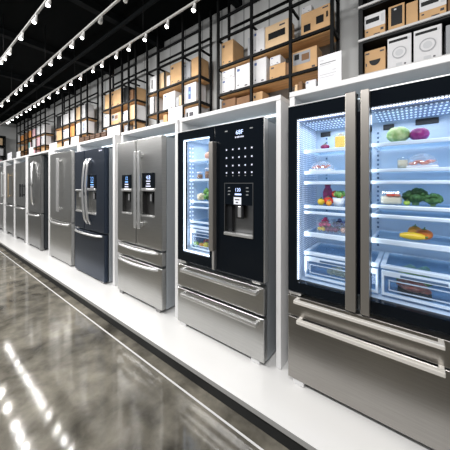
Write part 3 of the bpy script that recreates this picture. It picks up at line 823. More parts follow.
def salad_box():
    X, Y, z = Xp(391.5, 1.68), 1.68, ZR[3]; w, h = .105, .078
    t = thing('salad_box', 'clear round-cornered box of cream salad topped with red pieces', 'food box', (X, Y, z+E), FOOD)
    MB().box(X-w/2+.004, X+w/2-.004, Y-.05, Y+.05, z+E+.003, z+E+h*.62, CREAM, .012).build('contents', t)
    for k in range(6):
        MB().ball((X+.02+.03*random.uniform(-1, 1), Y-.035+.02*random.uniform(-1, 1), z+E+h*.62+.006), .012, HAM if k % 2 else REDF, (1.4, .8, .6), .2, 3, 2, k).build('topping', t)
    MB().box(X-w/2, X+w/2, Y-.055, Y+.055, z+E, z+E+h, BOWL, .014).build('box', t)
salad_box()
def broccoli(label, px, Y, z, r, seed):
    X = Xp(px, Y); rnd = random.Random(seed)
    t = thing('broccoli', label, 'vegetable', (X, Y, z+E), FOOD)
    MB().tube([(X, Y, z+E), (X, Y, z+E+r*.9)], [r*.30, r*.45], STALK, 10).build('stalk', t)
    cr = MB()
    for k in range(26):
        u = rnd.uniform(0, 2*math.pi); v = rnd.uniform(-.35, 1)
        s = math.sqrt(1-v*v)
        cr.ball((X+r*.80*s*math.cos(u)*1.1, Y+r*.75*s*math.sin(u), z+E+r*1.0+r*.74*v), r*.36, BROC, (1, 1, .9), .25, 5, 2, k)
    cr.ball((X, Y, z+E+r*.85), r*.8, BROC, (1.1, 1, .75), .1, 4, 2, 1)
    cr.build('crown', t)
broccoli('larger broccoli head in the middle of the shelf', 415.5, 1.69, ZR[3], .048, 4)
broccoli('smaller broccoli head leaning by the larger one', 433.0, 1.655, ZR[3], .034, 5)
fruit('lime', 'small bright lime beside the broccoli', 406.8, 1.645, ZR[3], .014, LIME, (1.1, 1, .95))
fruit('bell_pepper', 'yellow-orange bell pepper behind the squash', 414.8, 1.76, ZR[5], .034, ORANGE, (1, 1, .95), .12)
fruit('tomato', 'large orange tomato with a green stem', 424.2, 1.715, ZR[5], .034, DORANGE, (1.12, 1, .85), .06)
def squash():
    Y = 1.66; X, z, r = Xp(412.3, Y), ZR[5], .021
    t = thing('yellow_squash', 'long yellow squash lying in front of the pepper', 'vegetable', (X, Y, z+E), FOOD)
    n = 12; pts = []; rs = []
    for k in range(n+1):
        u = k/n; pts.append((X-.055+.11*u, Y+.01*math.sin(u*3), z+E+r)); rs.append(max(.004, r*math.sin(math.pi*(.08+.84*u))**.6))
    MB().tube(pts, rs, YELLOW, 14).build('flesh', t)
    MB().tube([(X+.053, Y, z+E+r), (X+.066, Y, z+E+r+.004)], [.006, .004], STEM, 8).build('stem', t)
squash()
# left compartment
fruit('beetroot', 'small magenta beetroot on the top shelf', 325, 1.64, ZL[0], .021, BEET, (1.35, 1, .8), .1, cat='vegetable')
def carton():
    Y = 1.66; X, z = Xp(341.0, Y), ZL[0]
    t = thing('juice_bottle', 'clear square bottle of yellow juice on the top shelf', 'bottle', (X, Y, z+E), FOOD)
    MB().box(X-.030, X+.030, Y-.03, Y+.03, z+E+.003, z+E+.075, JUICE, .006).build('juice', t)
    MB().box(X-.033, X+.033, Y-.033, Y+.033, z+E, z+E+.085, BOWL, .008).build('bottle', t)
    MB().lathe([(.0, 0), (.016, 0), (.016, .012), (0, .014)], (X, Y, z+E+.085), TRAYM, 14).build('cap', t)
carton()
def beet_bottle():
    Y = 1.76; X, z = Xp(327.8, Y), ZL[3]
    t = thing('beet_juice_bottle', 'tall dark red bottle standing behind the tomato', 'bottle', (X, Y, z+E), FOOD)
    MB().lathe([(0, 0), (.028, 0), (.031, .006), (.031, .085), (.024, .104), (.018, .115), (.018, .128), (0, .128)], (X, Y, z+E), BEET, 18).build('bottle', t)
    MB().lathe([(.020, 0), (.020, .014), (0, .016)], (X, Y, z+E+.128), BEET, 14).build('cap', t)
beet_bottle()
fruit('tomato', 'large red tomato in front of the dark red bottle', 328.2, 1.685, ZL[3], .030, REDF, (1.1, 1, .9), .05)
fruit('orange', 'yellow orange at the outer end of the vegetable shelf', 321.0, 1.655, ZL[3], .022, YELLOW)
fruit('orange', 'small orange fruit between the tomato and the white pot', 329.0, 1.625, ZL[3], .017, ORANGE)
def lettuce_pot():
    Y = 1.675; X, z = Xp(338.8, Y), ZL[3]; rnd = random.Random(3)
    t = thing('potted_lettuce', 'green lettuce with red tips growing in a small white pot', 'plant', (X, Y, z+E), FOOD)
    MB().lathe([(0, 0), (.028, 0), (.036, .05), (.033, .05), (.030, .044), (0, .044)], (X, Y, z+E), POTW, 18).build('pot', t)
    for k in range(13):
        a = rnd.uniform(0, 6.28); h = rnd.uniform(.03, .06); q = rnd.uniform(.5, 1)
        mb = MB().ball((X+.026*q*math.cos(a), Y+.024*q*math.sin(a), z+E+.046+h*.55), .020, LEAF if k % 6 else REDF, (1, .5, 1.0), .35, 4, 2, k, Matrix.Rotation(a, 4, 'Z') @ Matrix.Rotation(.5, 4, 'Y'))
        mb.build('leaf', t)
lettuce_pot()
def bowl_of_fruit():
    Y = 1.70; X, z = Xp(333.2, Y), ZL[5]; w, h = .175, .075; Q = 1.28
    t = thing('fruit_box', 'clear shallow box heaped with berries', 'food box', (X, Y, z+E), FOOD)
    mb = MB(); th = .003
    mb.box(X-w/2, X+w/2, Y-.066, Y+.066, z+E, z+E+th, BOWL)
    for (a, b, c, d) in ((X-w/2, X-w/2+th, Y-.066, Y+.066), (X+w/2-th, X+w/2, Y-.066, Y+.066), (X-w/2, X+w/2, Y-.066, Y-.066+th), (X-w/2, X+w/2, Y+.066-th, Y+.066)):
        mb.box(a, b, c, d, z+E, z+E+h, BOWL)
    mb.build('box', t)
    rnd = random.Random(11)
    G = 'berries heaped in the clear box'
    def put(name, label, dx, dy, dz, r, m):
        mb = MB().ball((X+dx*Q, Y+dy*1.15, z+E+.005+dz*Q), r*Q, m, (1, 1, .95), .06, 3, 2, dx*900)
        tag(mb.build(name), label, 'fruit', G)
    lay = [(-.058, -.036, 'yellow'), (-.040, -.038, 'yellow'), (-.018, -.038, 'grape'), (.0, -.038, 'grape'), (.018, -.036, 'grape'), (.055, -.034, 'peach'),
           (-.052, .0, 'yellow'), (-.028, .0, 'grape'), (-.004, .002, 'grape'), (.02, .0, 'grape'), (.045, .004, 'peach'), (-.048, .034, 'grape'), (-.02, .034, 'grape'), (.01, .034, 'grape'), (.04, .036, 'grape')]
    info = {'yellow': (YELLOW, .0105, 'yellow_plum', 'yellow plum low in the clear berry box'), 'grape': (GRAPE, .0115, 'grape', 'dark grape low in the clear berry box'), 'peach': (PEACH, .0145, 'peach', 'pinkish peach at the handle end of the clear berry box')}
    for dx, dy, k in lay:
        m, r, nm, lb = info[k]; put(nm, lb, dx, dy, r, r, m)
    for dx, dy, dz in ((-.054, -.030, .031), (-.036, -.030, .034), (-.045, -.012, .049), (-.028, -.010, .046), (-.058, -.008, .033), (-.04, .012, .036), (-.016, -.026, .033), (-.034, -.020, .061)):
        put('raspberry', 'dark pink raspberry heaped in the clear berry box', dx, dy, dz, .0105, RASP)
    for dx, dy, dz in ((.016, -.026, .034), (.034, -.026, .037), (.024, -.010, .048), (.042, -.008, .046), (.056, -.018, .040), (.034, -.016, .060), (.010, -.006, .040), (.05, .012, .044)):
        put('blueberry', 'dark blueberry heaped in the clear berry box', dx, dy, dz, .0100, BLUEB)
bowl_of_fruit()
# inside the crispers
def ginger():
    Y = 1.70; X, z = Xp(337, Y), FZ0+.020
    mb = MB()
    for k, (dx, dz, r) in enumerate(((-.035, .022, .022), (0, .024, .026), (.032, .022, .022), (.012, .046, .018), (-.016, .044, .016))):
        mb.ball((X+dx, Y+.01*(k % 2), z+dz), r, CAULI, (1.3, 1, .9), .2, 3, 3, k)
    single('ginger_root', 'knobbly yellow root seen through the wider crisper front', 'vegetable', mb)
ginger()
def steak():
    Y = 1.70; X, z = Xp(414, Y), FZ0+.020
    t = thing('packed_steak', 'red meat on a dark tray in the crisper under the squash', 'packed food', (X, Y, z), FOOD)
    MB().box(X-.075, X+.075, Y-.05, Y+.05, z, z+.012, KBOX, .004).build('tray', t)
    MB().ball((X-.012, Y-.01, z+.046), .066, HAM, (1, .7, .52), .2, 2.5, 3, 5).build('meat', t)
    MB().ball((X+.045, Y-.01, z+.028), .030, HAM, (1, .8, .5), .2, 2.5, 3, 8).build('meat', t)
steak()
def greens_bag():
    Y = 1.74; X, z = Xp(414, Y), FZ0+.020
    mb = MB()
    for k in range(6): mb.ball((X-.05+.02*k, Y+.06+.01*(k % 2), z+.085+.010*(k % 3)), .026, CABB, (1, .8, .9), .3, 3, 2, k)
    for k in range(6): mb.ball((X-.05+.02*k, Y+.06, z+.04+.010*(k % 2)), .036, LEAF, (1, .8, 1), .3, 3, 2, k+9)
    single('salad_greens', 'heap of pale salad greens under the crisper lid', 'vegetable', mb)
greens_bag()
# the black refrigerator's own food
ZS, bx0, bx1, bz0 = FB
FOODB = 'food in the black refrigerator'
YI = 1.64
fruit('peach', 'pinkish peach on the top shelf of the black refrigerator', 208.0, YI, ZS[0], .030, PEACH, (1, 1, 1.1), group=FOODB)
jar('preserve_jar', 'short brown jar on the second shelf of the black refrigerator', 200.0, YI, ZS[1], .028, .055, JARB, TRAYM, FOODB)
jar('preserve_jar', 'tall brown jar with a pale lid near the black refrigerator handle', 207.8, YI, ZS[1], .028, .088, JARB, TRAYM, FOODB)
def cauli():
    X, z = Xp(201.3, YI), ZS[2]
    t = thing('cauliflower', 'cream cauliflower head in the black refrigerator', 'vegetable', (X, YI, z+E), FOODB)
    mb = MB()
    for k in range(12):
        a = k*2.4; q = math.sqrt(k/12)*.028
        mb.ball((X+q*math.cos(a), YI+q*math.sin(a), z+E+.055-q*.5), .020, CAULI, (1, 1, .9), .15, 5, 2, k)
    mb.build('curd', t)
    for k in range(4): MB().ball((X+.022*math.cos(k*1.6), YI+.026*math.sin(k*1.6), z+E+.022), .022, CAULI, (.9, .9, .9), .1, 3, 2, k).build('leaf', t)
cauli()
mb = MB(); X = Xp(207.8, YI)
for k in range(9): mb.ball((X+random.uniform(-.025, .025), YI+random.uniform(-.02, .02), ZS[2]+E+.024+.009*k), .020, LEAF, (1, .8, 1), .3, 4, 2, k)
single('leafy_greens', 'bunch of leafy greens beside the cauliflower', 'vegetable', mb, FOODB)
fz = bz0+.020
for nm, lb, px, Y, dz, r, m, ct in (
    ('green_apple', 'yellow-green apple in the black refrigerator crisper', 196.5, 1.625, 0, .0245, LIME, 'fruit'), ('orange', 'round orange in the middle of the black refrigerator crisper', 201.6, 1.625, 0, .0235, ORANGE, 'fruit'),
    ('bell_pepper', 'yellow-orange pepper by the handle in the black refrigerator crisper', 206.2, 1.63, 0, .029, YELLOW, 'vegetable'), ('tomato', 'red tomato on top in the black refrigerator crisper', 206.8, 1.705, .0, .034, REDF, 'vegetable'), ('tomato', 'red tomato at the back of the black refrigerator crisper', 207.5, 1.75, .0, .026, REDF, 'vegetable')):
    fruit(nm, lb, px, Y, fz+dz, r, m, group=FOODB, cat=ct)

# ------------------------------------------------------------------ racks and cartons
RY0, RY1 = 2.20, 2.41
RACKS = []
SZ = (2.10, HE+.467*RY0, HE+.612*RY0)      # shelf tops: low, middle, upper
RZ = (HE+.756*RY0, HE+.863*RY0)            # frame rails
def rack(pl, pr, inner, label, xl=None, xr=None):
    x0 = Xp(pl, RY0) if xl is None else xl; x1 = Xp(pr, RY0) if xr is None else xr
    t = thing('storage_rack', label, 'storage rack', ((x0+x1)/2, (RY0+RY1)/2, 0), 'black metal racks along the wall')
    s = .013; RACKS.append((x0, x1, RY0, list(SZ)+[RZ[0]+.03]))
    xs = [x0]+[Xp(p, RY0) for p in inner]+[x1]
    for x in xs:
        B(x-s, x+s, RY0-s, RY0+s, 0, CEIL-.005, BLACKM).build('post', t)
        if x in (x0, x1): B(x-s, x+s, RY1-s, RY1+s, 0, CEIL-.005, BLACKM).build('post', t)
        for z in RZ[:1]: B(x-.009, x+.009, RY0+s, RY1, z-.011, z+.011, BLACKM).build('depth_rail', t)
    for z in RZ:
        B(x0, x1, RY0-.010, RY0+.010, z-.012, z+.012, BLACKM).build('front_rail', t)
    B(x0, x1, RY1-.010, RY1+.010, RZ[1]-.012, RZ[1]+.012, BLACKM).build('back_rail', t)
    for z in SZ:
        sh = B(x0+s, x1-s, RY0+.012, RY1+.02, z-.03, z, WOOD).build('shelf', t)
        B(x0, x1, RY0-.012, RY0+.012, z-.022, z+.002, BLACKM).build('shelf_edge', sh)
        for x in (x0, x1): B(x-.010, x+.010, RY0, RY1, z-.034, z-.002, BLACKM).build('shelf_edge', sh)
    return t
rack(218.3, 332, (251.5, 290.5), 'black metal storage rack next to the dark white-edged shelving')
rack(147.2, 199.8, (158, 182.8), 'black metal storage rack, second along from the dark white-edged shelving')
rack(102.3, 135.7, (110.2, 122, 128.7), 'black metal storage rack, third along from the dark white-edged shelving')
rack(54.7, 87.3, (62.5, 69.5, 75.3, 81), 'black metal storage rack, fourth along from the dark white-edged shelving')
rack(16.9, 45.3, (20.3, 24.2, 28, 31.8, 36, 40.5), 'longest black metal storage rack, in the far corner of the room')

BY = 2.235
RACKS = [q for q in RACKS]
def carton_box(p0, p1, ytop, zs, style, label, group, Y=BY, dep=.15, name='carton', cat='box', x0=None, x1=None, h=None):
    """one carton: body, taped top, printing on its front"""
    if x0 is None: x0, x1 = Xp(p0, Y), Xp(p1, Y)
    for (ra, rb, Ya, zz) in RACKS:
        if Ya < Y < Ya+.2 and ra-.05 < (x0+x1)/2 < rb+.05:
            x0, x1 = max(x0, ra+.02), min(x1, rb-.02)
    z0 = zs+E; z1 = (Zp((p0+p1)/2, ytop, Y) if h is None else z0+h)
    for (ra, rb, Ya, zz) in RACKS:
        if Ya < Y < Ya+.2 and ra < (x0+x1)/2 < rb:
            up = [q for q in zz if q > zs+.05]
            if up: z1 = min(z1, min(up)-.045)
    w, h = x1-x0, z1-z0
    body = {'tan': TAN, 'pale': TAN2, 'brown': BROWN, 'white': WBOX, 'grey': GBOX, 'black': KBOX, 'orange': OBOX, 'pink': PBOX, 'teal': TBOX}[style.split('-')[0]]
    deco = style.split('-')[1:]
    mb = MB().box(x0, x1, Y, Y+dep, z0, z1, body, .003, 1)
    def P(u0, u1, v0, v1, m, e=.0012): mb.box(x0+w*u0, x0+w*u1, Y-e, Y+.001, z0+h*v0, z0+h*v1, m)
    for d in deco:
        if d == 'marks': P(.10, .28, .78, .88, INKB if body is WBOX else INK); P(.62, .8, .12, .17, INK); P(.12, .22, .2, .24, INK); P(.12, .4, .08, .11, INKL)
        elif d == 'window': P(.14, .86, .42, .68, KBOX); P(.62, .85, .82, .88, INK)
        elif d == 'twowin': P(.10, .34, .22, .50, KBOX); P(.53, .78, .36, .66, KBOX); P(.86, .92, .50, .72, KBOX); P(.74, .92, .88, .93, INK)
        elif d == 'print': P(.05, .74, .40, .92, GBOX); P(.10, .30, .62, .86, KBOX, .002); P(.40, .70, .52, .80, BROWN, .002); P(.80, .92, .12, .2, INK); P(.05, .25, .06, .10, INK)
        elif d == 'tape': P(.46, .56, .0, 1, TAN2 if body is not TAN2 else TAN)
        elif d == 'side': P(.74, 1.0, 0, 1, KBOX)
        elif d == 'slot': P(.28, .44, .28, .80, KBOX)
        elif d == 'blue': P(.36, .58, .25, .85, INKB); P(.40, .54, .5, .62, TBOX, .002)
        elif d == 'smile':
            P(.04, .24, .84, .90, INK); P(.74, .93, .84, .90, INK); P(.06, .12, .36, .48, INK)
            t = bmesh.new(); n = 14
            top = t.verts.new((x0+w*.5, Y-.0015, z0+h*.56)); ring = [t.verts.new((x0+w*(.5-.27*math.cos(math.pi*k/n)), Y-.0015, z0+h*(.57-.24*math.sin(math.pi*k/n)))) for k in range(n+1)]
            for k in range(n): t.faces.new((top, ring[k], ring[k+1]))
            bmesh.ops.recalc_face_normals(t, faces=t.faces); mb._merge(t, KBOX)
        elif d == 'halfwhite': P(0, 1, .44, 1, WBOX); P(.06, .72, .66, .84, KBOX, .002); P(.80, .94, .58, .9, INKL, .002); P(.08, .18, .28, .34, INK); P(.45, .75, .12, .16, INK); P(.78, .92, .24, .34, INK)
        elif d == 'screen': P(.17, .86, .22, .92, KBOX); P(.15, .28, .06, .10, INK); P(.35, .5, .80, .86, INKL, .002)
        elif d == 'washer':
            P(.06, .84, .84, .92, KBOX); P(.86, .94, .84, .92, INKL)
            c = Vector((x0+w*.5, Y, z0+h*.48)); R = w*.30
            for (ra, rb, m, yy) in ((R, R*.86, RING, -.004), (R*.86, R*.55, WBOX, -.002), (R*.55, 0, INKL, -.003)):
                t = bmesh.new(); n = 28
                o_ = [t.verts.new((c.x+ra*math.cos(2*math.pi*k/n), Y+yy, c.z+ra*math.sin(2*math.pi*k/n))) for k in range(n)]
                if rb: 
                    i_ = [t.verts.new((c.x+rb*math.cos(2*math.pi*k/n), Y+yy, c.z+rb*math.sin(2*math.pi*k/n))) for k in range(n)]
                    for k in range(n): t.faces.new((o_[k], o_[(k+1) % n], i_[(k+1) % n], i_[k]))
                else: t.faces.new(o_)
                mb._merge(t, m)
            P(.36, .62, .06, .16, INKL); P(.70, .78, .08, .12, INK)
        elif d == 'dial':
            mb.lathe([(h*.20, 0), (h*.20, .004), (0, .004)], (0, 0, 0), KBOX, 16) if False else None
            P(.12, .24, .60, .82, KBOX); P(.34, .64, .56, .80, INK); P(.36, .72, .1, .36, KBOX); P(.45, .62, .14, .28, BROWN, .002)
    mb.box(x0+w*.02, x1-w*.02, Y+dep*.46, Y+dep*.54, z1-.0005, z1+.0008, TAN2 if body is TAN else INKL)
    return tag(mb.build(name), label, cat, group)

G1 = 'cartons on the rack next to the dark shelving'
R1 = [
 (219.5, 233, 41.5, 2, 'tan-marks', 'tall tan carton alone at the outer end of the first rack upper shelf', .22),
 (247.6, 251.3, 37.5, 2, 'grey', 'narrow grey carton beside the post on the first rack upper shelf'),
 (253.2, 264.6, 29, 2, 'white-marks', 'white carton with a blue mark beside the black-windowed one'),
 (265.2, 288.6, 22.5, 2, 'pale-window', 'long pale carton with a single wide black window'),
 (301, 330.5, 8.5, 2, 'tan-twowin', 'large tan carton with two black windows on the first rack'),
 (219.5, 234.6, 78.5, 1, 'white-marks', 'lower white carton of the two stacked at the first rack end'),
 (235.8, 250.3, 62, 1, 'white-marks', 'square white carton between the stacked pair and the post'),
 (253.2, 266.3, 54.5, 1, 'white-marks', 'tall white carton with blue mark on the first rack middle shelf'),
 (269.5, 285.5, 64, 1, 'tan-marks', 'tan carton carrying a small white carton on the first rack'),
 (286.3, 289.6, 63, 1, 'brown', 'slim brown carton beside a post on the first rack middle shelf'),
 (292, 317, 49, 1, 'tan-print', 'big tan carton with a dark picture printed on its front'),
 (221.5, 235.5, 99, 0, 'brown-marks', 'dark brown carton at the outer end of the first rack low shelf'),
 (236.5, 249.5, 96.5, 0, 'brown', 'plain brown carton on the first rack low shelf'),
 (253, 262.5, 92, 0, 'tan-marks', 'tan carton just past the post on the first rack low shelf'),
]
def put_boxes(lst, G):
    out = []
    for b in lst:
        out.append(carton_box(b[0], b[1], b[2], SZ[b[3]], b[4], b[5], G, dep=(b[6] if len(b) > 6 else .15)))
    return out
r1 = put_boxes(R1, G1)
def on_top(o, p0, p1, h, style, label, G):
    zt = max((o.matrix_basis @ v.co).z for v in o.data.vertices)
    carton_box(p0, p1, 0, zt, style, label, G, h=h, dep=.13)
bpy.context.view_layer.update()
on_top(r1[4], 302, 311.5, .055, 'white-marks', 'small white carton on top of the two-windowed tan one', G1)
on_top(r1[5], 222, 234.3, .135, 'white-marks', 'upper white carton of the two stacked at the first rack end', G1)
on_top(r1[8], 270, 280.5, .085, 'white-marks', 'small white carton on top of a tan one, first rack', G1)
for p0, p1, h, st, lb in ((292, 294.5, .035, 'pale', 'tiny pale pack beside the two-windowed tan carton'), (296, 298.5, .03, 'grey', 'tiny grey pack beside the two-windowed tan carton')):
    carton_box(p0, p1, 0, SZ[2], st, lb, G1, h=h, dep=.1)
G2 = 'cartons on the second rack'
put_boxes([
 (149.8, 156.2, 76.5, 2, 'white-slot', 'white carton with a black slot at the outer end, second rack upper shelf'),
 (159.4, 165.6, 72.5, 2, 'pale-side', 'pale tan carton with a dark side, second rack upper shelf'),
 (166.6, 169.8, 75.5, 2, 'white', 'little white carton in front of the tall tan one, second rack'),
 (170.3, 181.8, 62, 2, 'tan-marks', 'tall tan carton in the middle of the second rack upper shelf'),
 (184, 190.5, 62.5, 2, 'grey-marks', 'grey and white carton beside the end tan carton, second rack'),
 (191.3, 198.8, 57.5, 2, 'tan', 'plain tan carton at the inner end of the second rack upper shelf', .19),
 (148.2, 154.8, 94.5, 1, 'white-side', 'white carton with a dark side, second rack middle shelf outer end'),
 (163.3, 175, 92.5, 1, 'white-marks', 'wide white carton in the middle of the second rack middle shelf'),
 (176, 178.8, 97, 1, 'grey', 'small grey pack beside the post on the second rack'),
 (179.2, 181.8, 95, 1, 'pale', 'small pale pack beside the post on the second rack'),
 (184.2, 196, 83.5, 1, 'white-blue', 'white carton with an upright blue picture, second rack', .19),
 (163.2, 167, 114, 0, 'tan', 'small tan carton beside the placard, second rack low shelf'),
 (185, 198.3, 105.5, 0, 'white-dial', 'white carton with a dark machine pictured, second rack low shelf', .19)], G2)
G3 = 'cartons on the third rack'
put_boxes([
 (103, 109.7, 95, 2, 'tan', 'tan carton at the outer end of the third rack upper shelf'),
 (110.8, 120.8, 89.5, 2, 'tan-marks', 'wide tan carton on the third rack upper shelf'),
 (122.6, 128, 87, 2, 'black-marks', 'black carton on the third rack upper shelf'),
 (129.2, 132.6, 90, 2, 'brown', 'narrow brown carton beside the black one, third rack'),
 (136.2, 140.5, 86, 2, 'tan-slot', 'tan carton at the inner end of the third rack upper shelf', .19),
 (103, 109.8, 115, 1, 'white-marks', 'white carton at the outer end of the third rack middle shelf'),
 (111.2, 120.5, 113, 1, 'tan-print', 'tan carton with a dark picture, third rack middle shelf'),
 (122.5, 128.2, 111, 1, 'white-marks', 'white carton beside the pale one, third rack middle shelf'),
 (129.4, 135, 105, 1, 'pale', 'tall pale carton on the third rack middle shelf'),
 (136.2, 142, 103.5, 1, 'white-slot', 'white carton with a black slot, third rack middle shelf', .19),
 (120.6, 122.4, 128, 0, 'brown', 'thin brown carton beside the placard, third rack low shelf'),
 (124, 128, 124, 0, 'grey', 'grey carton on the third rack low shelf'),
 (133.5, 142.5, 121, 0, 'tan-marks', 'tan carton at the inner end of the third rack low shelf')], G3)
G4 = 'cartons on the fourth rack'
put_boxes([
 (55.5, 60.5, 115.5, 2, 'black', 'black carton at the outer end of the fourth rack upper shelf'),
 (61.2, 68.8, 114.5, 2, 'white', 'wide white carton beside the black one, fourth rack'),
 (70.2, 74.8, 110, 2, 'white', 'white carton in the middle of the fourth rack upper shelf'),
 (75.6, 80.7, 106.8, 2, 'pale', 'tall cream carton on the fourth rack upper shelf'),
 (81.6, 86.6, 104.2, 2, 'white-side', 'white carton with a black side, fourth rack upper shelf'),
 (55.5, 61.5, 131, 1, 'tan', 'tan carton at the outer end of the fourth rack middle shelf'),
 (63, 69, 129, 1, 'white-marks', 'white carton beside the orange one, fourth rack middle shelf'),
 (70.3, 75, 126, 1, 'orange', 'orange carton on the fourth rack middle shelf'),
 (75.8, 80.6, 121.5, 1, 'white', 'plain white carton on the fourth rack middle shelf'),
 (81.6, 86.8, 119.5, 1, 'white-blue', 'white carton with a blue picture, fourth rack middle shelf'),
 (57, 62, 141.5, 0, 'tan', 'tan carton on the fourth rack low shelf'),
 (64, 69, 139.5, 0, 'white', 'white carton on the fourth rack low shelf'),
 (76, 80.5, 136, 0, 'brown', 'brown carton on the fourth rack low shelf')], G4)
G5 = 'cartons on the far corner rack'
put_boxes([
 (17.3, 19.8, 135.5, 2, 'white', 'white carton at the corner end of the longest rack upper shelf'),
 (20.8, 23.2, 135.5, 2, 'orange', 'small orange carton on the longest rack upper shelf'),
 (24.6, 27.3, 132.8, 2, 'brown', 'brown carton on the longest rack upper shelf'),
 (28.3, 31, 131, 2, 'orange-marks', 'taller orange carton on the longest rack upper shelf'),
 (32.2, 35.5, 129, 2, 'pink', 'pinkish carton on the longest rack upper shelf'),
 (36.6, 40, 127, 2, 'white-marks', 'white carton with marks on the longest rack upper shelf'),
 (41, 44.6, 124.8, 2, 'white', 'plain white carton at the inner end of the longest rack upper shelf'),
 (17.3, 19.8, 147.5, 1, 'pale', 'pale carton at the corner end of the longest rack middle shelf'),
 (20.8, 23.4, 146, 1, 'tan', 'tan carton on the longest rack middle shelf'),
 (24.6, 27.3, 145, 1, 'brown', 'brown carton on the longest rack middle shelf'),
 (28.3, 30, 142.5, 1, 'teal', 'teal carton on the longest rack middle shelf'),
 (30.2, 31.5, 142, 1, 'pink', 'slim pink carton beside the teal one'),
 (32.2, 35.6, 139, 1, 'white', 'white carton beside a post on the longest rack middle shelf'),
 (36.6, 40, 137, 1, 'pink-marks', 'pink and dark carton on the longest rack middle shelf'),
 (41, 44.6, 135.5, 1, 'white-marks', 'white carton at the inner end of the longest rack middle shelf'),
 (21, 24, 153, 0, 'brown', 'brown carton on the longest rack low shelf'),
 (32, 35, 150, 0, 'pink', 'pink carton on the longest rack low shelf'),
 (41, 44.5, 146.5, 0, 'tan', 'tan carton on the longest rack low shelf')], G5)

# rack against the end wall
def end_rack():
    xa, xb = XL+.02, XL+.34; y0, y1 = 0.9, 2.12
    t = thing('storage_rack', 'low black storage rack against the end wall', 'storage rack', ((xa+xb)/2, (y0+y1)/2, 0), 'black metal racks along the wall')
    tops = (1.95, 2.40, 2.78, 3.12)
    for y in (y0, (y0+y1)/2, y1):
        for x in (xa+.02, xb-.02): B(x-.018, x+.018, y-.018, y+.018, 0, 3.12, BLACKM).build('post', t)
    for z in tops: B(xa, xb, y0, y1, z-.045, z, BLACKM).build('shelf', t)
    G = 'cartons on the end wall rack'
    for z, row in ((2.40, [(1.62, 2.08, .26, WBOX, 'wide white carton on the end wall rack middle shelf'), (1.53, 1.60, .24, TBOX, 'teal carton on the end wall rack middle shelf')]),
                   (2.78, [(1.55, 2.06, .25, TAN2, 'wide cream carton on the end wall rack upper shelf'), (1.0, 1.46, .25, WBOX, 'white carton on the end wall rack upper shelf')]),
                   (1.95, [(1.56, 2.04, .3, PBOX, 'pinkish carton on the end wall rack low shelf')])):
        for a, b, h, m, lb in row:
            mb = MB().box(xa+.04, xb-.05, a, b, z+E, z+E+h, m, .004, 1); mb.box(xb-.0505, xb-.049, a+(b-a)*.2, a+(b-a)*.45, z+h*.3, z+h*.6, INKL)
            tag(mb.build('carton'), lb, 'box', G)
end_rack()

# dark shelving with white edges
def dark_shelving():
    Y0 = 2.20; x0, x1 = Xp(358.2, Y0), .95
    t = thing('shelving_unit', 'dark shelving unit with white shelf edges above the glass-door refrigerator', 'shelving unit', ((x0+x1)/2, 2.33, 0))
    zA, zB, zC = Zp(359, 6.9, Y0), Zp(359, 40.2, Y0), 2.272
    RACKS.append((x0+.02, x1-.02, Y0, [zC, zB, zA]))
    B(x0, x0+.03, Y0+.01, 2.47, 0, CEIL-.02, KBOX).build('side_panel', t); B(x1-.03, x1, Y0+.01, 2.47, 0, CEIL-.02, KBOX).build('side_panel', t)
    B(x0+.03, x1-.03, 2.455, 2.47, 0, CEIL-.02, KBOX).build('back_panel', t)
    for z in (zC, zB, zA, zA+.34):
        s = B(x0+.03, x1-.03, Y0+.012, 2.455, z-.03, z, KBOX).build('shelf', t)
        e = B(x0, x1, Y0-.004, Y0+.012, z-.016, z+.002, EDGEW, .002).build('shelf_edge', s); e['label'] = 'white edge strip'
    G = 'cartons on the dark shelving'
    D = .17
    for (p0, p1, yt, z, st, lb, nm) in (
        (361.3, 385.5, 49.5, zC, 'tan-smile', 'tan carton with a dark half-moon hand hole', 'carton'),
        (387.5, 411.5, 33, zC, 'white-washer', 'smaller white carton picturing a round washer door', 'carton'),
        (413.7, 442, 24.5, zC, 'white-washer', 'larger white carton picturing a round washer door', 'carton'),
        (446, 470, 22, zC, 'grey', 'grey carton cut off by the picture edge, beside the washers', 'carton'),
        (361.3, 385.2, 14, zB, 'tan-halfwhite', 'tan carton with a white top half at the shelf end', 'carton'),
        (388.3, 404.6, 4.5, zB, 'tan-screen', 'tan carton with a tall black screen', 'carton'),
        (406.2, 418, 1.5, zB, 'tan', 'plain tan carton beside the black-screened one', 'carton'),
        (419.5, 446.5, -5, zB, 'tan-halfwhite', 'tan carton with a white top half past the plain tan one', 'carton'),
        (448, 470, -8, zB, 'brown', 'brown carton at the picture edge on the shelf above the washers', 'carton')):
        carton_box(p0, p1, yt, z, st, lb, G, dep=D)
dark_shelving()

# ------------------------------------------------------------------ things on the bay tops
def placard(p0, p1, yt, label, lines, Y=1.64, Yb=None):
    x0, x1 = Xp(p0, Y), Xp(p1, Y); z0 = ZB+E; z1 = Zp((p0+p1)/2, yt, Y)
    t = thing('placard', label, 'sign', ((x0+x1)/2, Y, z0), 'white placards on the bay tops')
    mb = MB().box(x0, x1, Y, Y+.008, z0, z1, CARD, .001, 1)
    w, h = x1-x0, z1-z0
    for (u0, u1, v, th, m) in lines: mb.box(x0+w*u0, x0+w*u1, Y-.0008, Y+.001, z0+h*v-th/2, z0+h*v+th/2, m)
    mb.build('card', t)
    MB().box(x0+w*.3, x1-w*.3, Y+.008, Y+.05, z0, z0+.008, BLACK).build('stand', t)
    B(x0, x1, Y+.0085, Y+.012, z1-.008, z1+.003, BLACK).build('clip', t)
    return t
LN = [(.08, .25, .86, .006, INKL), (.08, .76, .755, .006, GREYT), (.08, .55, .70, .004, INKL), (.62, .78, .50, .005, INKL), (.08, .78, .41, .005, INKL), (.08, .70, .33, .004, INKL), (.08, .80, .10, .004, INKL)]
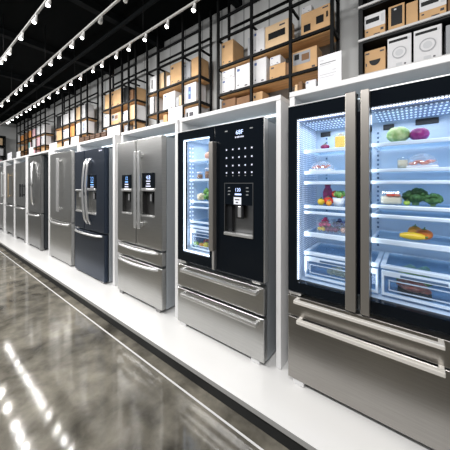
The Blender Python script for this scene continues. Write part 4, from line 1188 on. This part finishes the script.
LN2 = [(.12, .6, .80, .008, INKL), (.12, .8, .6, .006, INKL), (.12, .8, .45, .006, INKL), (.12, .7, .3, .006, INKL)]
placard(318, 341.5, 53.8, 'big white placard on the bay of the glass-door refrigerator', LN, 1.62)
placard(168.3, 182, 107.2, 'white placard at the corner of the black refrigerator bay', LN2, 1.62)
placard(107.5, 119.6, 126.5, 'white placard between the navy and two-dispenser refrigerators', LN2, 1.62)
placard(71.3, 78.3, 136.5, 'white placard beside the little brown crates', LN2, 1.62)
placard(49.5, 56.5, 143.0, 'white placard on the bay of the single-straight-handled refrigerator', LN2, 1.62)
placard(29, 33, 147.5, 'white placard on the bay of the black-sided refrigerator', LN2, 1.62)
placard(16.5, 20, 151.5, 'small white placard on the bay of the two-short-handled refrigerator', LN2, 1.62)
placard(7.5, 11.5, 152.8, 'small white placard on the bay of the brass-handled refrigerator', LN2, 1.62)
GC = 'little brown crates in a row on the navy refrigerator bay'
pcs = [(79.5, 84), (84.6, 89.2), (89.8, 94.6), (95.2, 100.3), (101, 106.2)]
for k, (a, b) in enumerate(pcs):
    Y = 1.62; x0, x1 = Xp(a, Y), Xp(b, Y); z0 = ZB+E; h = .095
    t = thing('crate', 'little open brown crate, %s from the placard in the row on the navy bay' % ORD[k], 'crate', ((x0+x1)/2, Y+.05, z0), GC)
    mb = MB().box(x0, x1, Y, Y+.1, z0, z0+.01, CRATE)
    for z in (z0+.012, z0+.042, z0+.072):
        mb.box(x0, x1, Y, Y+.008, z, z+.022, CRATE); mb.box(x0, x1, Y+.092, Y+.1, z, z+.022, CRATE); mb.box(x0, x0+.008, Y, Y+.1, z, z+.022, CRATE); mb.box(x1-.008, x1, Y, Y+.1, z, z+.022, CRATE)
    mb.build('slats', t)
    mb = MB()
    for q in range(4): mb.ball((x0+(x1-x0)*(.2+.2*q), Y+.05, z0+.072), .026, BROWN if q % 2 else CRATE, (1, 1, .9), .2, 3, 2, q)
    mb.build('filling', t)
GL = 'small packs on the glass-door refrigerator bay'
for a, b, h, st, lb in ((294.6, 297.4, .045, 'pale-marks', 'small pale pack behind the edge of the glass-door refrigerator bay'), (298.2, 302.2, .060, 'brown', 'small brown pack on the bay beside the pale pack'), (305.5, 316, .050, 'white-marks', 'low white pack on the bay beside the big placard')):
    carton_box(a, b, 0, ZB, st, lb, GL, Y=1.64, dep=.12, h=h+.03)

# ------------------------------------------------------------------ ceiling rails and spotlights
def head(X, Y, z, label, group, lit=True, yaw=0, energy=20):
    t = thing('spotlight', label, 'spotlight', (X, Y, z), group)
    hm = HEADM if lit else HEADOFF
    MB().box(X-.010, X+.010, Y-.008, Y+.008, z-.024, z, hm, .003).build('adapter', t)
    tilt = Matrix.Translation((X, Y, z-.022)) @ Matrix.Rotation(math.radians(-16), 4, 'X') @ Matrix.Scale(HS, 4)
    mb = MB()
    mb.lathe([(0, -.0), (.014, 0), (.020, -.012), (.026, -.030), (.034, -.075), (.036, -.11), (.031, -.11), (.028, -.10), (0, -.10)], (0, 0, 0), hm, 14)
    bmesh.ops.transform(mb.bm, matrix=tilt, verts=mb.bm.verts)
    mb.build('housing', t)
    mb = MB()
    mb.lathe([(.030, -.104), (.031, -.113), (.024, -.126), (.012, -.132), (0, -.133)], (0, 0, 0), LENS if lit else LENSOFF, 14)
    bmesh.ops.transform(mb.bm, matrix=tilt, verts=mb.bm.verts)
    mb.build('lens', t)
    if lit:
        L = bpy.data.lights.new('lamp', 'SPOT'); L.energy = energy; L.spot_size = math.radians(165); L.spot_blend = .5; L.shadow_soft_size = .028; L.color = (1, .97, .93)
        lo = bpy.data.objects.new('lamp', L); C.objects.link(lo); lo.parent = t
        p = tilt @ Vector((0, 0, -.15)); lo.location = p-Vector((X, Y, z)); lo.rotation_euler = (math.radians(16), 0, 0)
    return t

RZT = 3.12
HS = .56
def rail(pa, pb, e0, e1, word, lamps, off=()):
    A = Vector((*onplane_z(*pa, RZT), RZT)); Bv = Vector((*onplane_z(*pb, RZT), RZT))
    d = (Bv-A).normalized()
    S, T = A-d*e0, Bv+d*e1
    t = thing('ceiling_rail', 'long white lighting rail under the black ceiling, %s' % word, 'lighting rail', S, 'lighting rails under the ceiling')
    n = Vector((-d.y, d.x, 0))
    mb = MB(); bm = bmesh.new(); h = .0085
    vs = [bm.verts.new(p+n*a*h+Vector((0, 0, b*h))) for p in (S, T) for a, b in ((-1, -1), (1, -1), (1, 1), (-1, 1))]
    for q in ((0, 1, 2, 3), (7, 6, 5, 4), (0, 4, 5, 1), (1, 5, 6, 2), (2, 6, 7, 3), (3, 7, 4, 0)): bm.faces.new([vs[k] for k in q])
    bmesh.ops.recalc_face_normals(bm, faces=bm.faces); mb._merge(bm, RAILM); mb.build('track', t)
    Lg = (T-S).length; k = .4
    while k < Lg:
        p = S+d*k; MB().tube([p+Vector((0, 0, .0085)), Vector((p.x, p.y, CEIL-.002))], .004, BLACKM, 6).build('suspension_rod', t); k += 1.9
    for i, px in enumerate(lamps):
        # point of the rail line under this picture column
        a = (px-225)/FPX; dx, dy = FX+a*RX, FY+a*RY
        # S + d*u parallel (dx,dy): cross = 0
        u = -(S.x*dy-S.y*dx)/(d.x*dy-d.y*dx)
        p = S+d*u
        yield i, p
lampsets = (
 ('nearest the middle of the room', (0, 60.5), (47, 0.2), 4.0, 1.6, [50, 36.2, 22.6, 10.7, 6.2, 2.6], ()),
 ('the middle one of three', (0, 104.3), (110, 7.3), 3.2, 3.0, [127, 101.7, 83.6, 73.2, 60.6, 52, 41, 33, 27, 21.8, 17, 9.2, 2.7], (0, 1)),
 ('nearest the storage racks', (24.4, 109.6), (110, 55.5), 0, 3.0, [194.7, 168, 146, 130, 117.3, 103, 94, 81.6, 72, 65.5, 58.6, 50.2, 44, 39.6, 35.5, 31, 27, 22, 18, 13.5, 10.2, 8], ()))
CW = ['first', 'second', 'third', 'fourth', 'fifth', 'sixth', 'seventh', 'eighth', 'ninth', 'tenth', 'eleventh', 'twelfth', 'thirteenth', 'fourteenth', 'fifteenth', 'sixteenth', 'seventeenth', 'eighteenth', 'nineteenth', 'twentieth', 'twenty-first', 'twenty-second']
short = ('the outer rail', 'the middle rail', 'the rack-side rail')
for ri, (word, pa, pb_, e0, e1, lamps, off) in enumerate(lampsets):
    if ri == 2: e0 = 5.2
    for i, p in rail(pa, pb_, e0, e1, word, lamps, off):
        lit = i not in off
        head(p.x, p.y, RZT-.0085-.001, '%s spotlight, %s from the camera end of %s' % ('lit white' if lit else 'unlit grey', CW[i], short[ri]), 'spotlights on ' + short[ri], lit, 0, 11 if ri < 2 else 5.5)

# ------------------------------------------------------------------ fill lights added out of frame to brighten the fronts
def area(x, y, z, sx, sy, e, rot, col=(1, .98, .96)):
    L = bpy.data.lights.new('fill_lamp', 'AREA'); L.shape = 'RECTANGLE'; L.size = sx; L.size_y = sy; L.energy = e; L.color = col
    o = bpy.data.objects.new('fill_lamp', L); C.objects.link(o); o.location = (x, y, z); o.rotation_euler = rot
for x in (-9, -6, -3, 0):
    area(x, -.9, 3.5, 1.6, .5, 105, (math.radians(28), 0, 0))

w = bpy.data.worlds.new('World'); SC.world = w; w.use_nodes = True
w.node_tree.nodes['Background'].inputs[0].default_value = (.80, .85, .92, 1)
w.node_tree.nodes['Background'].inputs[1].default_value = .17

# ------------------------------------------------------------------ camera
cam = bpy.data.cameras.new('camera'); co = bpy.data.objects.new('camera', cam); C.objects.link(co)
co.location = (0, 0, HE); co.rotation_euler = (math.pi/2, 0, math.asin(-FX))
cam.sensor_width = 36; cam.lens = FPX/450*36; cam.shift_y = -(225-HOR)/450
cam.clip_start = .02
SC.camera = co
SC.cycles.transparent_max_bounces = 32
SC.view_settings.view_transform = 'Standard'
SC.view_settings.look = 'None'
SC.view_settings.exposure = 0.0

for o in ALL:
    if '_o' in o: del o['_o']
